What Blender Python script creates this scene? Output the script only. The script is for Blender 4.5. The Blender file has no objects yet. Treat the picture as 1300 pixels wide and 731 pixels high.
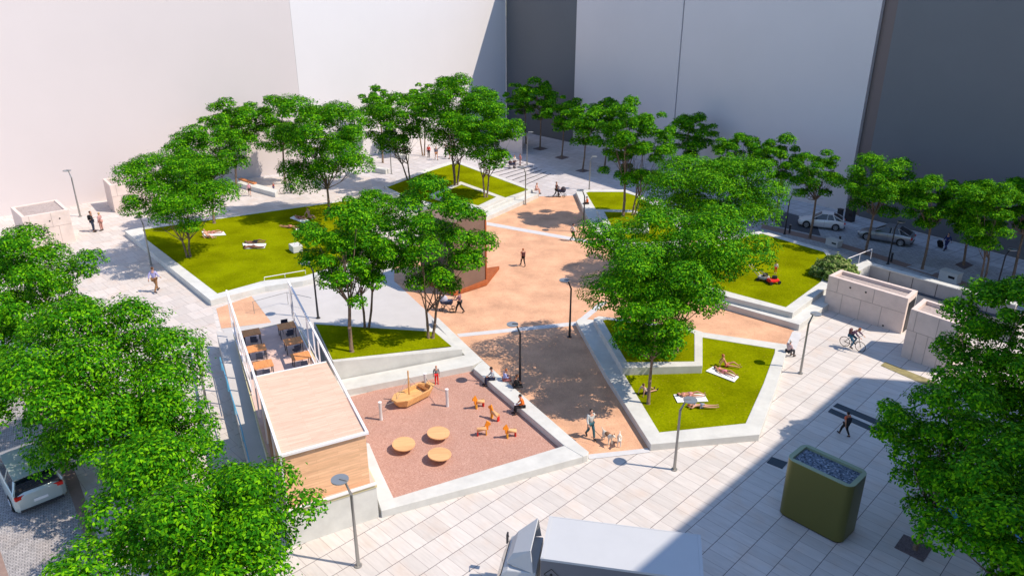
import bpy, math, random
import numpy as np
from mathutils import Vector, Matrix
R = math.radians
random.seed(7)
scene = bpy.context.scene
COL = scene.collection

# ---------------------------------------------------------------- survey camera (used to turn a surveyed point into plan metres)
FOC, PITCH, CH = 930.0, R(22.19), 23.0
cp, sp = math.cos(PITCH), math.sin(PITCH)
def G(u, v, z=0.0):
    x = (u-650)/FOC; up = -(v-365.5)/FOC
    d = (x, cp+up*sp, -sp+up*cp); t = (CH-z)/-d[2]
    return (d[0]*t, d[1]*t)
def G3(u, v, z=0.0):
    p = G(u, v, z); return Vector((p[0], p[1], z))
def PXV(x, y, z):
    fw = y*cp-(z-CH)*sp; up = y*sp+(z-CH)*cp
    return 365.5-FOC*up/fw
def HT(u, v, vt, z0=0.0):
    x, y = G(u, v, z0); lo, hi = z0, CH
    for _ in range(30):
        m = (lo+hi)/2
        if PXV(x, y, m) > vt: lo = m
        else: hi = m
    return lo-z0
def PL(pts, z=0.0): return [G(a, b, z) for a, b in pts]

# ---------------------------------------------------------------- materials
MATS = {}
def nodes_of(name):
    m = bpy.data.materials.new(name); m.use_nodes = True
    nt = m.node_tree; b = nt.nodes['Principled BSDF']
    return m, nt, b
def mat(name, col, rough=.7, metal=0., var=0., scale=1.5, bump=0., bscale=30., spec=.4, emit=None):
    if name in MATS: return MATS[name]
    m, nt, b = nodes_of(name)
    b.inputs['Base Color'].default_value = (*col, 1)
    b.inputs['Roughness'].default_value = rough
    b.inputs['Metallic'].default_value = metal
    b.inputs['Specular IOR Level'].default_value = spec
    if var > 0 or bump > 0:
        g = nt.nodes.new('ShaderNodeNewGeometry')
    if var > 0:
        n = nt.nodes.new('ShaderNodeTexNoise'); n.inputs['Scale'].default_value = scale; n.inputs['Detail'].default_value = 6; n.inputs['Roughness'].default_value = .62
        nt.links.new(g.outputs['Position'], n.inputs['Vector'])
        r = nt.nodes.new('ShaderNodeMapRange'); r.inputs[1].default_value = .3; r.inputs[2].default_value = .7; r.inputs[3].default_value = 1-var; r.inputs[4].default_value = 1+var
        nt.links.new(n.outputs['Fac'], r.inputs[0])
        mx = nt.nodes.new('ShaderNodeMix'); mx.data_type = 'RGBA'; mx.blend_type = 'MULTIPLY'; mx.inputs[0].default_value = 1
        mx.inputs[6].default_value = (*col, 1)
        cb = nt.nodes.new('ShaderNodeCombineColor')
        for i in range(3): nt.links.new(r.outputs[0], cb.inputs[i])
        nt.links.new(cb.outputs[0], mx.inputs[7]); nt.links.new(mx.outputs[2], b.inputs['Base Color'])
    if bump > 0:
        n2 = nt.nodes.new('ShaderNodeTexNoise'); n2.inputs['Scale'].default_value = bscale; n2.inputs['Detail'].default_value = 4
        nt.links.new(g.outputs['Position'], n2.inputs['Vector'])
        bp = nt.nodes.new('ShaderNodeBump'); bp.inputs['Strength'].default_value = bump; bp.inputs['Distance'].default_value = .03
        nt.links.new(n2.outputs['Fac'], bp.inputs['Height']); nt.links.new(bp.outputs['Normal'], b.inputs['Normal'])
    MATS[name] = m
    return m

def paving_mat(name, base, ang, bw, bh, mort, joint, var=.12, warm=.5, offset=.5, shift=(0, 0), linewidth=0.02, linecol=None, streak=.12, rough=.75):
    """slabs laid in rows; long joints every bh metres, short joints every bw metres"""
    m, nt, b = nodes_of(name); L = nt.links.new; N = nt.nodes.new
    g = N('ShaderNodeNewGeometry'); mp = N('ShaderNodeMapping'); mp.vector_type = 'POINT'
    mp.inputs['Rotation'].default_value = (0, 0, -ang)
    L(g.outputs['Position'], mp.inputs['Vector'])
    ad = N('ShaderNodeVectorMath'); ad.operation = 'ADD'; ad.inputs[1].default_value = (shift[0]+bw*400, shift[1]+bh*400, 0)
    L(mp.outputs['Vector'], ad.inputs[0])
    br = N('ShaderNodeTexBrick'); br.offset = offset; br.squash = 1
    br.inputs['Scale'].default_value = 1; br.inputs['Mortar Size'].default_value = mort; br.inputs['Mortar Smooth'].default_value = 0
    br.inputs['Bias'].default_value = 0; br.inputs['Brick Width'].default_value = bw; br.inputs['Row Height'].default_value = bh
    c1 = tuple(c*(1-var) for c in base); c2 = tuple(min(1, c*(1+var)) for c in base)
    br.inputs['Color1'].default_value = (*c1, 1); br.inputs['Color2'].default_value = (*c2, 1)
    br.inputs['Mortar'].default_value = (*joint, 1)
    L(ad.outputs[0], br.inputs['Vector'])
    # stone veining stretched along the slab, and warm blotches
    mp2 = N('ShaderNodeMapping'); mp2.inputs['Scale'].default_value = (4.0, .55, 1); L(ad.outputs[0], mp2.inputs['Vector'])
    n = N('ShaderNodeTexNoise'); n.inputs['Scale'].default_value = 1.6; n.inputs['Detail'].default_value = 6; n.inputs['Roughness'].default_value = .6; L(mp2.outputs[0], n.inputs['Vector'])
    r = N('ShaderNodeMapRange'); r.inputs[1].default_value = .3; r.inputs[2].default_value = .7; r.inputs[3].default_value = 1-streak; r.inputs[4].default_value = 1+streak
    L(n.outputs['Fac'], r.inputs[0])
    cc = N('ShaderNodeCombineColor')
    for i in range(3): L(r.outputs[0], cc.inputs[i])
    mx = N('ShaderNodeMix'); mx.data_type = 'RGBA'; mx.blend_type = 'MULTIPLY'; mx.inputs[0].default_value = 1
    L(br.outputs['Color'], mx.inputs[6]); L(cc.outputs[0], mx.inputs[7])
    n2 = N('ShaderNodeTexNoise'); n2.inputs['Scale'].default_value = .8; n2.inputs['Detail'].default_value = 3; L(ad.outputs[0], n2.inputs['Vector'])
    r2 = N('ShaderNodeMapRange'); r2.inputs[1].default_value = .5; r2.inputs[2].default_value = .75; r2.inputs[3].default_value = 0; r2.inputs[4].default_value = warm
    L(n2.outputs['Fac'], r2.inputs[0])
    mx2 = N('ShaderNodeMix'); mx2.data_type = 'RGBA'; mx2.blend_type = 'MULTIPLY'; L(r2.outputs[0], mx2.inputs[0])
    L(mx.outputs[2], mx2.inputs[6]); mx2.inputs[7].default_value = (1, .84, .72, 1)
    out = mx2.outputs[2]
    if linecol:
        sx = N('ShaderNodeSeparateXYZ'); L(ad.outputs[0], sx.inputs[0])
        dv = N('ShaderNodeMath'); dv.operation = 'DIVIDE'; dv.inputs[1].default_value = bh; L(sx.outputs[1], dv.inputs[0])
        a2 = N('ShaderNodeMath'); a2.operation = 'ADD'; a2.inputs[1].default_value = linewidth/2/bh; L(dv.outputs[0], a2.inputs[0])
        fr = N('ShaderNodeMath'); fr.operation = 'FRACT'; L(a2.outputs[0], fr.inputs[0])
        lt = N('ShaderNodeMath'); lt.operation = 'LESS_THAN'; lt.inputs[1].default_value = linewidth/bh; L(fr.outputs[0], lt.inputs[0])
        mx3 = N('ShaderNodeMix'); mx3.data_type = 'RGBA'; L(lt.outputs[0], mx3.inputs[0]); L(out, mx3.inputs[6]); mx3.inputs[7].default_value = (*linecol, 1)
        out = mx3.outputs[2]
    L(out, b.inputs['Base Color']); b.inputs['Roughness'].default_value = rough
    b.inputs['Specular IOR Level'].default_value = .3
    MATS[name] = m
    return m

def wood_mat(name, base, ang=0., board=.14, var=.12, axis='x'):
    m, nt, b = nodes_of(name); L = nt.links.new; N = nt.nodes.new
    g = N('ShaderNodeNewGeometry'); mp = N('ShaderNodeMapping'); mp.inputs['Rotation'].default_value = (0, 0, -ang)
    L(g.outputs['Position'], mp.inputs['Vector'])
    mp2 = N('ShaderNodeMapping'); mp2.inputs['Scale'].default_value = (.9, 7, 7); L(mp.outputs[0], mp2.inputs['Vector'])
    n = N('ShaderNodeTexNoise'); n.inputs['Scale'].default_value = 1.3; n.inputs['Detail'].default_value = 7; n.inputs['Distortion'].default_value = .6; L(mp2.outputs[0], n.inputs['Vector'])
    r = N('ShaderNodeValToRGB'); r.color_ramp.elements[0].position = .3; r.color_ramp.elements[1].position = .7
    r.color_ramp.elements[0].color = (*[c*(1-var*1.5) for c in base], 1); r.color_ramp.elements[1].color = (*[min(1, c*(1+var)) for c in base], 1)
    L(n.outputs['Fac'], r.inputs[0])
    # boards
    sx = N('ShaderNodeSeparateXYZ'); L(mp.outputs[0], sx.inputs[0])
    cb = N('ShaderNodeCombineXYZ'); L(sx.outputs[0], cb.inputs[0])
    L(sx.outputs[1] if axis == 'x' else sx.outputs[2], cb.inputs[1])
    ad = N('ShaderNodeVectorMath'); ad.operation = 'ADD'; ad.inputs[1].default_value = (200, 140*board*10, 0); L(cb.outputs[0], ad.inputs[0])
    br = N('ShaderNodeTexBrick'); br.inputs['Scale'].default_value = 1; br.inputs['Brick Width'].default_value = 1.9; br.inputs['Row Height'].default_value = board
    br.inputs['Mortar Size'].default_value = .004; br.inputs['Color1'].default_value = (.9, .88, .86, 1); br.inputs['Color2'].default_value = (1, 1, 1, 1); br.inputs['Mortar'].default_value = (.7, .62, .55, 1)
    L(ad.outputs[0], br.inputs['Vector'])
    mx = N('ShaderNodeMix'); mx.data_type = 'RGBA'; mx.blend_type = 'MULTIPLY'; mx.inputs[0].default_value = 1
    L(r.outputs[0], mx.inputs[6]); L(br.outputs['Color'], mx.inputs[7]); L(mx.outputs[2], b.inputs['Base Color'])
    b.inputs['Roughness'].default_value = .6; b.inputs['Specular IOR Level'].default_value = .3
    MATS[name] = m
    return m

def speckle_mat(name, cols, scale=40., rough=.85, bump=.3, big=.1):
    m, nt, b = nodes_of(name); L = nt.links.new; N = nt.nodes.new
    g = N('ShaderNodeNewGeometry')
    v = N('ShaderNodeTexVoronoi'); v.inputs['Scale'].default_value = scale; L(g.outputs['Position'], v.inputs['Vector'])
    sc = N('ShaderNodeSeparateColor'); L(v.outputs['Color'], sc.inputs[0])
    r = N('ShaderNodeValToRGB'); r.color_ramp.interpolation = 'LINEAR'
    els = r.color_ramp.elements
    while len(els) < len(cols): els.new(.5)
    for i, c in enumerate(cols): els[i].position = i/(len(cols)-1); els[i].color = (*c, 1)
    L(sc.outputs[0], r.inputs[0])
    n = N('ShaderNodeTexNoise'); n.inputs['Scale'].default_value = .45; n.inputs['Detail'].default_value = 7; n.inputs['Roughness'].default_value = .6; L(g.outputs['Position'], n.inputs['Vector'])
    mr = N('ShaderNodeMapRange'); mr.inputs[1].default_value = .3; mr.inputs[2].default_value = .7; mr.inputs[3].default_value = 1-big; mr.inputs[4].default_value = 1+big; L(n.outputs['Fac'], mr.inputs[0])
    cc = N('ShaderNodeCombineColor')
    for i in range(3): L(mr.outputs[0], cc.inputs[i])
    mx = N('ShaderNodeMix'); mx.data_type = 'RGBA'; mx.blend_type = 'MULTIPLY'; mx.inputs[0].default_value = 1
    L(r.outputs[0], mx.inputs[6]); L(cc.outputs[0], mx.inputs[7]); L(mx.outputs[2], b.inputs['Base Color'])
    bp = N('ShaderNodeBump'); bp.inputs['Strength'].default_value = bump; bp.inputs['Distance'].default_value = .02
    L(v.outputs['Distance'], bp.inputs['Height']); L(bp.outputs[0], b.inputs['Normal'])
    b.inputs['Roughness'].default_value = rough; b.inputs['Specular IOR Level'].default_value = .2
    MATS[name] = m
    return m

def leaf_mat(name, c1, c2, c3):
    m, nt, b = nodes_of(name); L = nt.links.new; N = nt.nodes.new
    g = N('ShaderNodeNewGeometry')
    r = N('ShaderNodeValToRGB'); e = r.color_ramp.elements; e.new(.5)
    e[0].color = (*c1, 1); e[0].position = 0; e[1].color = (*c2, 1); e[1].position = .55; e[2].color = (*c3, 1); e[2].position = 1
    L(g.outputs['Random Per Island'], r.inputs[0]); L(r.outputs[0], b.inputs['Base Color'])
    b.inputs['Roughness'].default_value = .65; b.inputs['Specular IOR Level'].default_value = .08
    t = N('ShaderNodeBsdfTranslucent'); 
    hs = N('ShaderNodeHueSaturation'); hs.inputs['Hue'].default_value = .485; hs.inputs['Value'].default_value = 1.5; L(r.outputs[0], hs.inputs['Color']); L(hs.outputs[0], t.inputs['Color'])
    mx = N('ShaderNodeMixShader'); mx.inputs[0].default_value = .16
    L(b.outputs[0], mx.inputs[1]); L(t.outputs[0], mx.inputs[2]); L(mx.outputs[0], nt.nodes['Material Output'].inputs['Surface'])
    MATS[name] = m
    return m

def grass_mat(name, c1, c2, stripe=0.):
    m, nt, b = nodes_of(name); L = nt.links.new; N = nt.nodes.new
    g = N('ShaderNodeNewGeometry')
    n = N('ShaderNodeTexNoise'); n.inputs['Scale'].default_value = 9; n.inputs['Detail'].default_value = 8; n.inputs['Roughness'].default_value = .75; L(g.outputs['Position'], n.inputs['Vector'])
    r = N('ShaderNodeValToRGB'); r.color_ramp.elements[0].position = .33; r.color_ramp.elements[1].position = .68
    r.color_ramp.elements[0].color = (*c1, 1); r.color_ramp.elements[1].color = (*c2, 1); L(n.outputs['Fac'], r.inputs[0])
    n2 = N('ShaderNodeTexNoise'); n2.inputs['Scale'].default_value = .35; n2.inputs['Detail'].default_value = 4; L(g.outputs['Position'], n2.inputs['Vector'])
    mr = N('ShaderNodeMapRange'); mr.inputs[1].default_value = .35; mr.inputs[2].default_value = .65; mr.inputs[3].default_value = .76; mr.inputs[4].default_value = 1.15; L(n2.outputs['Fac'], mr.inputs[0])
    cc = N('ShaderNodeCombineColor')
    for i in range(3): L(mr.outputs[0], cc.inputs[i])
    mx = N('ShaderNodeMix'); mx.data_type = 'RGBA'; mx.blend_type = 'MULTIPLY'; mx.inputs[0].default_value = 1
    L(r.outputs[0], mx.inputs[6]); L(cc.outputs[0], mx.inputs[7])
    # tiny yellow flecks
    v = N('ShaderNodeTexVoronoi'); v.inputs['Scale'].default_value = 3.2; L(g.outputs['Position'], v.inputs['Vector'])
    lt = N('ShaderNodeMath'); lt.operation = 'LESS_THAN'; lt.inputs[1].default_value = .1; L(v.outputs['Distance'], lt.inputs[0])
    mx2 = N('ShaderNodeMix'); mx2.data_type = 'RGBA'; L(lt.outputs[0], mx2.inputs[0]); L(mx.outputs[2], mx2.inputs[6]); mx2.inputs[7].default_value = (.34, .27, .03, 1)
    L(mx2.outputs[2], b.inputs['Base Color'])
    n3 = N('ShaderNodeTexNoise'); n3.inputs['Scale'].default_value = 35; n3.inputs['Detail'].default_value = 3; L(g.outputs['Position'], n3.inputs['Vector'])
    bp = N('ShaderNodeBump'); bp.inputs['Strength'].default_value = .6; bp.inputs['Distance'].default_value = .05; L(n3.outputs['Fac'], bp.inputs['Height']); L(bp.outputs[0], b.inputs['Normal'])
    b.inputs['Roughness'].default_value = 1; b.inputs['Specular IOR Level'].default_value = 0
    MATS[name] = m
    return m

A45 = R(45.0)
def sh_for(n0, per): return per*1000-n0      # phase so that a joint falls on n0
M_PAVE = paving_mat('plaza paving', (.565, .52, .48), A45, .66, 1.30, .010, (.33, .28, .26), var=.06, warm=.45, shift=(0, -14.65+1.3*20), linewidth=.03, linecol=(.13, .11, .11), streak=.08)
M_PAVE_L = paving_mat('upper plaza paving', (.55, .495, .455), A45, .95, 1.62, .014, (.36, .31, .29), var=.08, warm=.5, shift=(0, -.4), linewidth=.03, linecol=(.30, .26, .25), streak=.07)
M_PAVE_B = paving_mat('back plaza paving', (.50, .47, .47), R(-52), 1.2, 1.2, .03, (.36, .33, .33), var=.08, warm=.3, streak=.15)
M_STREET = paving_mat('street pavers', (.38, .355, .35), R(30), .22, .11, .010, (.10, .10, .11), var=.18, warm=.4, streak=.12)
M_STREETR = paving_mat('back street pavers', (.40, .41, .43), R(-57), .5, .25, .014, (.15, .16, .18), var=.12, warm=.2, streak=.2)
M_SIDEWALK = paving_mat('sidewalk slabs', (.48, .49, .51), R(-57), 1.6, 1.2, .03, (.19, .2, .22), var=.08, warm=.1, offset=0, streak=.15)
M_CONC = mat('pale cast concrete', (.56, .555, .52), .8, var=.10, scale=1.1, bump=.08, bscale=14)
M_CONCD = mat('grey cast concrete', (.40, .39, .38), .85, var=.12, scale=1.0, bump=.15, bscale=12)
M_STONE = mat('stone panels', (.66, .54, .475), .8, var=.09, scale=1.2, bump=.1, bscale=9)
M_GRAVELROOF = speckle_mat('roof gravel', [(.30, .24, .22), (.42, .35, .32), (.36, .30, .27)], 9, big=.05)
M_DARKGRAVEL = speckle_mat('dark roof gravel', [(.03, .04, .06), (.16, .2, .26), (.05, .06, .08), (.3, .34, .4)], 13, big=.05)
M_ORANGE = speckle_mat('compacted terracotta sand', [(.60, .33, .20), (.67, .39, .24), (.53, .285, .175)], 22, big=.22)
M_RUBBER = speckle_mat('red rubber granules', [(.40, .215, .165), (.49, .29, .225), (.37, .19, .14), (.56, .35, .28)], 24, big=.07)
M_STRIP = mat('pale stone strip', (.55, .54, .54), .75, var=.07, scale=2)
M_PATH = mat('light concrete path', (.50, .475, .455), .75, var=.06, scale=.5)
M_GRASS = grass_mat('lawn grass', (.115, .15, .001), (.265, .29, .002))
M_BARK = mat('bark', (.21, .145, .10), .9, var=.25, scale=6)
M_LEAF = leaf_mat('tree leaves', (.010, .090, .001), (.040, .205, .001), (.20, .47, .003))
M_LEAFB = leaf_mat('shrub leaves', (.06, .13, .02), (.14, .24, .05), (.40, .42, .16))
M_METAL = mat('grey galvanised steel', (.34, .33, .31), .45, .6)
M_DARKMETAL = mat('dark painted steel', (.045, .045, .05), .45, .4)
M_DISC = mat('lamp disc grey', (.30, .32, .33), .4, .5)
M_WHITE = mat('white painted steel', (.80, .77, .77), .4)
M_BLUE = mat('blue painted rail', (.10, .38, .58), .35, .2)
M_CORTEN = mat('rusty weathering steel', (.34, .09, .025), .8, var=.22, scale=2.5)
M_CORTENB = mat('brown grey steel face', (.19, .12, .09), .75, var=.08, scale=1.2)
M_BLACKP = mat('black panel', (.02, .015, .012), .5)
M_OLIVE = mat('olive green metal', (.12, .115, .028), .38, .25)
M_OLIVET = mat('pale olive rim', (.25, .30, .19), .5, .1)
M_DARK = mat('near black', (.012, .012, .014), .5)
M_SLATE = mat('dark drain grille', (.028, .045, .06), .5, .3)
M_REDKERB = mat('reddish brown kerb band', (.28, .19, .16), .85, var=.1, scale=4)
M_ASPH = mat('asphalt', (.075, .08, .095), .8, var=.2, scale=5)
M_TOWEL = mat('white towel', (.80, .80, .80), .9)
M_GLASS = mat('dark car glass', (.012, .016, .022), .06, 0, spec=.8)
M_TYRE = mat('tyre rubber', (.015, .015, .016), .8)
M_RIM = mat('alloy rim', (.5, .5, .52), .3, .8)
M_RED = mat('red lamp plastic', (.62, .02, .01), .3)
M_LAMPW = mat('clear headlamp', (.7, .7, .72), .15)
M_JOINT = mat('panel joint grey', (.43, .35, .31), .85); M_SANDB = mat('sandy plaster edge', (.60, .52, .30), .8)

# ---------------------------------------------------------------- mesh helpers
class MB:
    def __init__(s): s.v = []; s.f = []
    def add(s, vs, fs):
        o = len(s.v); s.v += [tuple(p) for p in vs]; s.f += [tuple(i+o for i in f) for f in fs]; return s
    def box(s, c, d, rz=0., rx=0., ry=0., taper=1.):
        M = Matrix.Rotation(rz, 3, 'Z') @ Matrix.Rotation(ry, 3, 'Y') @ Matrix.Rotation(rx, 3, 'X')
        vs = []
        for z in (-.5, .5):
            t = taper if z > 0 else 1.
            for x, y in ((-.5, -.5), (.5, -.5), (.5, .5), (-.5, .5)):
                vs.append(Vector(c)+M @ Vector((x*d[0]*t, y*d[1]*t, z*d[2])))
        return s.add(vs, [(3, 2, 1, 0), (4, 5, 6, 7), (0, 1, 5, 4), (1, 2, 6, 5), (2, 3, 7, 6), (3, 0, 4, 7)])
    def prism(s, poly, z0, z1):
        """z0 / z1 numbers or per-vertex lists"""
        n = len(poly)
        a = sum(poly[i][0]*poly[(i+1) % n][1]-poly[(i+1) % n][0]*poly[i][1] for i in range(n))
        Z0 = z0 if isinstance(z0, (list, tuple)) else [z0]*n
        Z1 = z1 if isinstance(z1, (list, tuple)) else [z1]*n
        if a < 0: poly = poly[::-1]; Z0 = list(Z0)[::-1]; Z1 = list(Z1)[::-1]
        vs = [(p[0], p[1], z) for p, z in zip(poly, Z0)]+[(p[0], p[1], z) for p, z in zip(poly, Z1)]
        return s.add(vs, [tuple(range(n-1, -1, -1)), tuple(range(n, 2*n))]+[(i, (i+1) % n, n+(i+1) % n, n+i) for i in range(n)])
    def sheet(s, poly, z):
        n = len(poly); a = sum(poly[i][0]*poly[(i+1) % n][1]-poly[(i+1) % n][0]*poly[i][1] for i in range(n))
        Z = z if isinstance(z, (list, tuple)) else [z]*n
        if a < 0: poly = poly[::-1]; Z = list(Z)[::-1]
        return s.add([(p[0], p[1], q) for p, q in zip(poly, Z)], [tuple(range(n))])
    def ring(s, outer, inner, zb, zt, zi=None):
        """closed wall between two loops with equal counts; zt per-vertex or number; zi = inner foot"""
        n = len(outer); assert n == len(inner)
        T = zt if isinstance(zt, (list, tuple)) else [zt]*n
        I = [t-.12 for t in T] if zi is None else ([zi]*n if not isinstance(zi, (list, tuple)) else zi)
        a = sum(outer[i][0]*outer[(i+1) % n][1]-outer[(i+1) % n][0]*outer[i][1] for i in range(n))
        if a < 0: outer = outer[::-1]; inner = inner[::-1]; T = list(T)[::-1]; I = list(I)[::-1]
        vs = [(p[0], p[1], zb) for p in outer]+[(p[0], p[1], t) for p, t in zip(outer, T)]+[(p[0], p[1], t) for p, t in zip(inner, T)]+[(p[0], p[1], t) for p, t in zip(inner, I)]
        fs = []
        for i in range(n):
            j = (i+1) % n
            fs += [(i, j, n+j, n+i), (n+i, n+j, 2*n+j, 2*n+i), (2*n+i, 2*n+j, 3*n+j, 3*n+i)]
        return s.add(vs, fs)
    def tube(s, pts, rad, n=8, caps=True):
        pts = [Vector(p) for p in pts]; m = len(pts)
        rs = rad if isinstance(rad, (list, tuple)) else [rad]*m
        vs = []; ref = None
        for i, p in enumerate(pts):
            t = (pts[min(i+1, m-1)]-pts[max(i-1, 0)])
            t = t.normalized() if t.length > 1e-9 else Vector((0, 0, 1))
            if ref is None: ref = Vector((1, 0, 0)) if abs(t.x) < .8 else Vector((0, 1, 0))
            a = t.cross(ref); 
            if a.length < 1e-4: a = t.cross(Vector((0, 1, .3)))
            a.normalize(); b = t.cross(a); ref = b.cross(t)*1.0
            ref = Vector((ref.x, ref.y, ref.z))
            for k in range(n):
                an = 2*math.pi*k/n
                vs.append(p+(a*math.cos(an)+b*math.sin(an))*rs[i])
            ref = -a.cross(t) if False else ref
        fs = []
        for i in range(m-1):
            for k in range(n):
                k2 = (k+1) % n
                fs.append((i*n+k, i*n+k2, (i+1)*n+k2, (i+1)*n+k))
        if caps: fs += [tuple(range(n-1, -1, -1)), tuple(range((m-1)*n, m*n))]
        return s.add(vs, fs)
    def ball(s, c, r, nu=10, nv=7, M=None):
        r = r if isinstance(r, (tuple, list)) else (r, r, r)
        vs = [(0, 0, -1)]
        for j in range(1, nv):
            ph = -math.pi/2+math.pi*j/nv
            for i in range(nu):
                th = 2*math.pi*i/nu; vs.append((math.cos(ph)*math.cos(th), math.cos(ph)*math.sin(th), math.sin(ph)))
        vs.append((0, 0, 1)); fs = []
        for i in range(nu): fs.append((0, 1+(i+1) % nu, 1+i))
        for j in range(nv-2):
            for i in range(nu):
                a = 1+j*nu; fs.append((a+i, a+(i+1) % nu, a+nu+(i+1) % nu, a+nu+i))
        t = len(vs)-1; a = 1+(nv-2)*nu
        for i in range(nu): fs.append((a+i, a+(i+1) % nu, t))
        out = []
        for v in vs:
            q = Vector((v[0]*r[0], v[1]*r[1], v[2]*r[2]))
            if M is not None: q = M @ q
            out.append(Vector(c)+q)
        return s.add(out, fs)
    def disc(s, c, r, h, n=24, tilt=(0, 0), ry=None):
        M = Matrix.Rotation(tilt[0], 3, 'X') @ Matrix.Rotation(tilt[1], 3, 'Y')
        vs = []
        for z in (-h/2, h/2):
            for k in range(n):
                a = 2*math.pi*k/n; vs.append(Vector(c)+M @ Vector((r*math.cos(a), (ry or r)*math.sin(a), z)))
        return s.add(vs, [tuple(range(n-1, -1, -1)), tuple(range(n, 2*n))]+[(k, (k+1) % n, n+(k+1) % n, n+k) for k in range(n)])
    def wheel(s, c, r, w, n=20):          # axis along local y
        vs = []
        for y in (-w/2, w/2):
            for k in range(n):
                a = 2*math.pi*k/n; vs.append((c[0]+r*math.cos(a), c[1]+y, c[2]+r*math.sin(a)))
        return s.add(vs, [tuple(range(n)), tuple(range(2*n-1, n-1, -1))]+[(k, n+k, n+(k+1) % n, (k+1) % n) for k in range(n)])
    def torus(s, c, r, t, n=24, m=6):     # wheel tyre, axis y
        vs = []
        for k in range(n):
            a = 2*math.pi*k/n
            for j in range(m):
                b = 2*math.pi*j/m; rr = r+t*math.cos(b)
                vs.append((c[0]+rr*math.cos(a), c[1]+t*math.sin(b), c[2]+rr*math.sin(a)))
        return s.add(vs, [(k*m+j, k*m+(j+1) % m, ((k+1) % n)*m+(j+1) % m, ((k+1) % n)*m+j) for k in range(n) for j in range(m)])
    def build(s, name, m, parent=None, smooth=False, bevel=0., world=True):
        off = Vector(parent.location) if (parent is not None and world) else Vector((0, 0, 0))
        p = parent
        if p is not None and world and p.parent is not None: off = Vector(p.parent.location)+Vector(p.location)
        me = bpy.data.meshes.new(name)
        me.from_pydata([tuple(Vector(v)-off) for v in s.v], [], s.f); me.update()
        if m: me.materials.append(m)
        if smooth:
            me.polygons.foreach_set('use_smooth', [True]*len(me.polygons))
            me.set_sharp_from_angle(angle=R(40))
        o = bpy.data.objects.new(name, me); COL.objects.link(o)
        if parent is not None: o.parent = parent
        if bevel > 0:
            bv = o.modifiers.new('Bevel', 'BEVEL'); bv.width = bevel; bv.segments = 2; bv.limit_method = 'ANGLE'; bv.angle_limit = R(40)
        return o
def tag(o, label=None, cat=None, group=None, kind=None):
    if label: o['label'] = label
    if cat: o['category'] = cat
    if group: o['group'] = group
    if kind: o['kind'] = kind
    return o
def empty(name, loc=(0, 0, 0), rz=0., label=None, cat=None, group=None):
    o = bpy.data.objects.new(name, None); COL.objects.link(o); o.location = loc; o.rotation_euler = (0, 0, rz); o.empty_display_size = .2
    return tag(o, label, cat, group)
def copy_tree(o, parent=None):
    c = o.copy(); COL.objects.link(c)
    if parent is not None: c.parent = parent
    for ch in list(o.children):
        copy_tree(ch, c)
    return c
def place(proto, used, loc, rz, label, group=None, scale=1.):
    o = proto if not used else copy_tree(proto)
    o.location = loc; o.rotation_euler = (0, 0, rz); o.scale = (scale,)*3
    o['label'] = label
    if group: o['group'] = group
    return o
def structure(name, mb, m, label, cat):
    return tag(mb.build(name, m), label, cat, kind='structure')

# ================================================================= GROUND
structure('ground', MB().sheet([(-400, -80), (400, -80), (400, 700), (-400, 700)], 0), M_PAVE, 'pale stone slab paving of the lower plaza', 'paving')
def flat(name, pts, z, m, label, cat, zz=0.0):
    return structure(name, MB().sheet(PL(pts, zz), z), m, label, cat)
# upper-left and back plazas
flat('upper_plaza', [(-260, 470), (-260, 268), (300, 225), (470, 225), (488, 262), (455, 340), (384, 361), (323, 376), (269, 391), (276, 420), (300, 560), (345, 680), (240, 700), (133, 700), (99, 610), (40, 480)], .004, M_PAVE_L, 'pale slab paving of the left plaza', 'paving')
flat('back_plaza', [(640, 160), (671, 168), (727, 182), (768, 189), (952, 240), (1000, 262), (960, 292), (880, 300), (800, 262), (735, 241), (729, 249), (684, 250), (560, 235), (480, 262), (470, 225), (300, 225), (300, 205)], .008, M_PAVE_B, 'grey slab paving at the back of the square', 'paving')
flat('gravel_square', [(745, 577), (822, 572), (870, 520), (1000, 436), (1008, 420), (930, 380), (880, 300), (730, 248.5), (684, 249.7), (600, 262), (500, 330), (500, 357), (540.5, 393.8), (556, 409), (613, 457)], .012, M_ORANGE, 'terracotta coloured compacted sand in the middle of the square', 'gravel')
flat('gravel_patch', [(274.5, 391.6), (319, 376), (344.5, 409.4), (281, 417)], .012, M_ORANGE, 'small terracotta sand rectangle beside the terrace', 'gravel')
flat('concrete_path', [(319, 375.5), (384, 361), (456, 342), (500, 334), (500.5, 357), (540.5, 393.8), (556, 410), (540, 425), (395, 416), (340, 440), (290, 430), (281, 417.5), (344.5, 409.4)], .016, M_PATH, 'light concrete path between the two left lawns', 'path')
for i, (pts, lab) in enumerate([
    ([(617.8, 282), (617.8, 286), (752, 310), (752, 306)], 'narrow pale strip across the sand by the dog walker'),
    ([(580, 424), (583, 428), (734, 413), (731.5, 408.5)], 'narrow pale strip across the sand by the two lamps'),
    ([(731.5, 408), (742, 408), (772, 383), (763, 383)], 'short pale strip running up from the front lawn corner'),
    ([(746, 577), (748, 583), (826, 574), (822, 569)], 'pale threshold strip where sand meets the lower plaza'),
    ([(886, 421), (889, 426.5), (987, 441.5), (988, 437)], 'pale strip along the back of the front lawn'),
    ([(1006, 421), (1018, 423), (1010, 445), (997, 441)], 'pale strip at the right end of the sand')]):
    flat('paving_strip', pts, .020+.002*i, M_STRIP, lab, 'path')
flat('paver_road', [(-300, 900), (-200, 470), (-20, 420), (30, 480), (84, 612), (118, 712), (150, 800)], .012, M_STREET, 'grey interlocking paver road under the left trees', 'road')
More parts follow.
